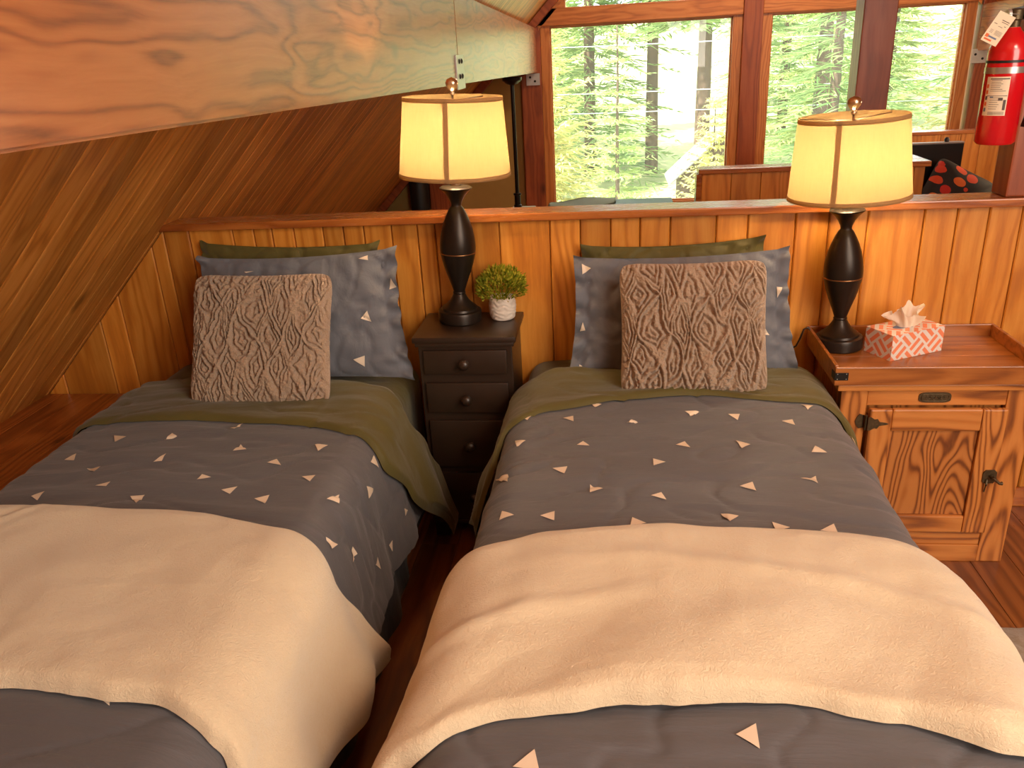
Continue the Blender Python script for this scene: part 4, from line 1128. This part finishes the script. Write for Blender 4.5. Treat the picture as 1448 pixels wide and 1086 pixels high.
fol('young', 'fir', 1, 5.3, 1.25, 22, 10, 11, wid=.75, droop=.10, upturn=.12)
fol('tall', 'fir_dark', 2, 15, 2.4, 26, 9, 16, z0=.36, wid=1.4, droop=.35, upturn=.15)
fol('cedar', 'fir_dark', 3, 13, 2.9, 25, 9, 15, z0=.05, wid=1.1, droop=.42, upturn=.1)
fol('mid', 'fir', 4, 9, 2.2, 28, 9, 14, wid=1.3, droop=.25, upturn=.15)
fol('gold', 'fir_gold', 5, 6.5, 2.0, 26, 10, 13, wid=1.3, droop=.1, upturn=.3)
TR = {'young': trunk_mesh(5.35, .055), 'tall': trunk_mesh(17, .20), 'cedar': trunk_mesh(14, .15), 'mid': trunk_mesh(9.2, .12), 'gold': trunk_mesh(6, .09)}
def tree(kind, x, y, s, label, group=None, rz=0.0, z=-3.2):
    e = tag(empty('conifer_tree', (x, y, z), (0, 0, rz)), label, 'tree', group); e.scale = (s, s, s)
    for nm, me in (('trunk', TR[kind]), ('foliage', MESH[kind])):
        link(bpy.data.objects.new(nm, me), e)
    return e
tree('young', .12, 11.2, 1.0, 'young light green fir standing alone nearest the left window', rz=.4)
tree('tall', 2.15, 17.5, 1.0, 'tall conifer with a thick bare trunk seen at the right of the left window', rz=1.0)
tree('tall', 1.25, 23.0, 1.05, 'slender tall conifer behind the young fir', rz=2.2)
tree('cedar', 4.2, 14.0, .86, 'drooping cedar with dark trunk outside the right window', rz=.3)
tree('cedar', 6.9, 13.2, .95, 'cedar with sweeping boughs outside the right window beyond the centre post', rz=2.0)
tree('gold', -1.35, 13.2, 1.0, 'yellow green bushy tree at the left edge of the left window', rz=.7)
tree('gold', 1.9, 13.0, .62, 'low yellow green bush beside the shed', rz=.2)
rn = random.Random(21)
spots = []
for row, (y, xs) in enumerate(((18.5, (-2.6, 4.9, 9.4)), (23.5, (-4.0, -.6, 6.6, 10.8)), (29, (-5.6, -1.6, 5.9, 9.6, 14)), (36, (-7, -2.6, 7.0, 12, 17)))):
    for i, xx in enumerate(xs): spots.append((row, i, xx + rn.uniform(-.4, .4), y + rn.uniform(-1, 1)))
kinds = ['mid', 'tall', 'gold', 'mid', 'cedar']
for q, (row, i, xx, y) in enumerate(spots):
    kd = kinds[q % 5]
    nm = {'mid': 'mid green conifer', 'tall': 'tall dark conifer', 'gold': 'yellow green tree', 'cedar': 'dense dark cedar'}[kd]
    tree(kd, xx, y, rn.uniform(.9, 1.25), '%s in the wood seen through the windows' % nm, 'trees of the wood behind: ' + nm, rn.uniform(0, 6), z=-3.2 + (y - 6.7) * 8 / 113)
# shed roof and wires
e = tag(empty('shed', (2.0, 15.0, -3.2)), 'small grey shed with a pitched roof beside the bare trunk', 'shed')
bm = bmesh.new(); prism(bm, [(-.8, -.6, 2.1), (.3, -.6, 3.1), (.3, 1.0, 3.1), (-.8, 1.0, 2.1)], (.03, 0, .06)); obj('roof', bm, M['shed'], e)
bm = bmesh.new(); prism(bm, [(-.55, -.4, 0), (.3, -.4, 0), (.3, -.4, 3.05), (-.55, -.4, 2.28)], (0, 1.2, 0)); obj('wall', bm, M['bark'], e)
for i, (za, zb, yy) in enumerate(((1.62, 1.56, 15), (.70, .68, 15.2), (.30, .26, 15.4))):
    bm = bmesh.new(); tube(bm, [(-8 + 2.6 * k, yy, lerp(za, zb, k / 10) - .0 + .006 * (k - 5) ** 2) for k in range(11)], .009, 5)
    tag(obj('overhead_wire', bm, M['wire'], smooth=True), ('top', 'middle', 'lowest')[i] + ' of three pale wires strung across the trees outside', 'wire')

# ------------------------------------------------------------------ light
w = bpy.data.worlds.new('world'); sc.world = w; w.use_nodes = True
nt = w.node_tree; nt.nodes.clear()
bg = nt.nodes.new('ShaderNodeBackground'); ou = nt.nodes.new('ShaderNodeOutputWorld')
sk = nt.nodes.new('ShaderNodeTexSky'); sk.sky_type = 'HOSEK_WILKIE'; sk.turbidity = 4.5; sk.ground_albedo = .4
sk.sun_direction = Vector((-.45, -.35, .8)).normalized()
mx = nt.nodes.new('ShaderNodeMix'); mx.data_type = 'RGBA'; mx.inputs[0].default_value = .75
nt.links.new(sk.outputs[0], mx.inputs[6]); mx.inputs[7].default_value = (.86, .95, 1.0, 1)
nt.links.new(mx.outputs[2], bg.inputs[0]); bg.inputs[1].default_value = 6.0; nt.links.new(bg.outputs[0], ou.inputs[0])
s = bpy.data.lights.new('sun', 'SUN'); s.energy = 15; s.angle = .01; s.color = (1, .95, .84)
so = bpy.data.objects.new('sun', s); COL.objects.link(so)
so.rotation_euler = Vector((.45, .35, -.8)).to_track_quat('-Z', 'Y').to_euler()
def area(name, loc, target, sx, sy, e_, col):
    l = bpy.data.lights.new(name, 'AREA'); l.shape = 'RECTANGLE'; l.size = sx; l.size_y = sy; l.energy = e_; l.color = col
    o = bpy.data.objects.new(name, l); o.location = loc; o.rotation_euler = (Vector(target) - Vector(loc)).to_track_quat('-Z', 'Y').to_euler(); COL.objects.link(o); return o
area('ceiling_light', (1.6, -2.7, 3.0), (.2, -1.2, .5), .8, .8, 40, (1.0, .84, .66))
area('rear_fill_light', (2.1, -4.0, 2.0), (-.2, -.9, .8), 2.3, 1.9, 118, (1.0, .89, .76))  # added soft fill panel behind the camera, not an actual window
area('landing_fill_high', (1.4, 4.6, 3.85), (1.2, 5.0, .6), .5, .5, 80, (1.0, .80, .58))  # added overhead fill to lift the backlit window frames
l = bpy.data.lights.new('landing_fill_low', 'POINT'); l.energy = 55; l.color = (1.0, .78, .50); l.shadow_soft_size = .07  # added unseen low fill, brightens the left slope under the beam
o = bpy.data.objects.new('landing_fill_low', l); o.location = (3.5, 2.9, 1.22); COL.objects.link(o)
for (xa, xb, za, zb) in ((-.605, 1.215, .03, 1.815), (1.595, 3.40, .33, 1.815)):
    l = bpy.data.lights.new('window_portal', 'AREA'); l.shape = 'RECTANGLE'; l.size = xb - xa; l.size_y = zb - za; l.cycles.is_portal = True
    o = bpy.data.objects.new('window_portal', l); o.location = ((xa + xb) / 2, 6.45, (za + zb) / 2); o.rotation_euler = (radians(-90), 0, 0); COL.objects.link(o)

vs = sc.view_settings
vs.view_transform = 'Standard'; vs.look = 'None'; vs.gamma = 1.0; vs.use_curve_mapping = False; vs.exposure = 0.0
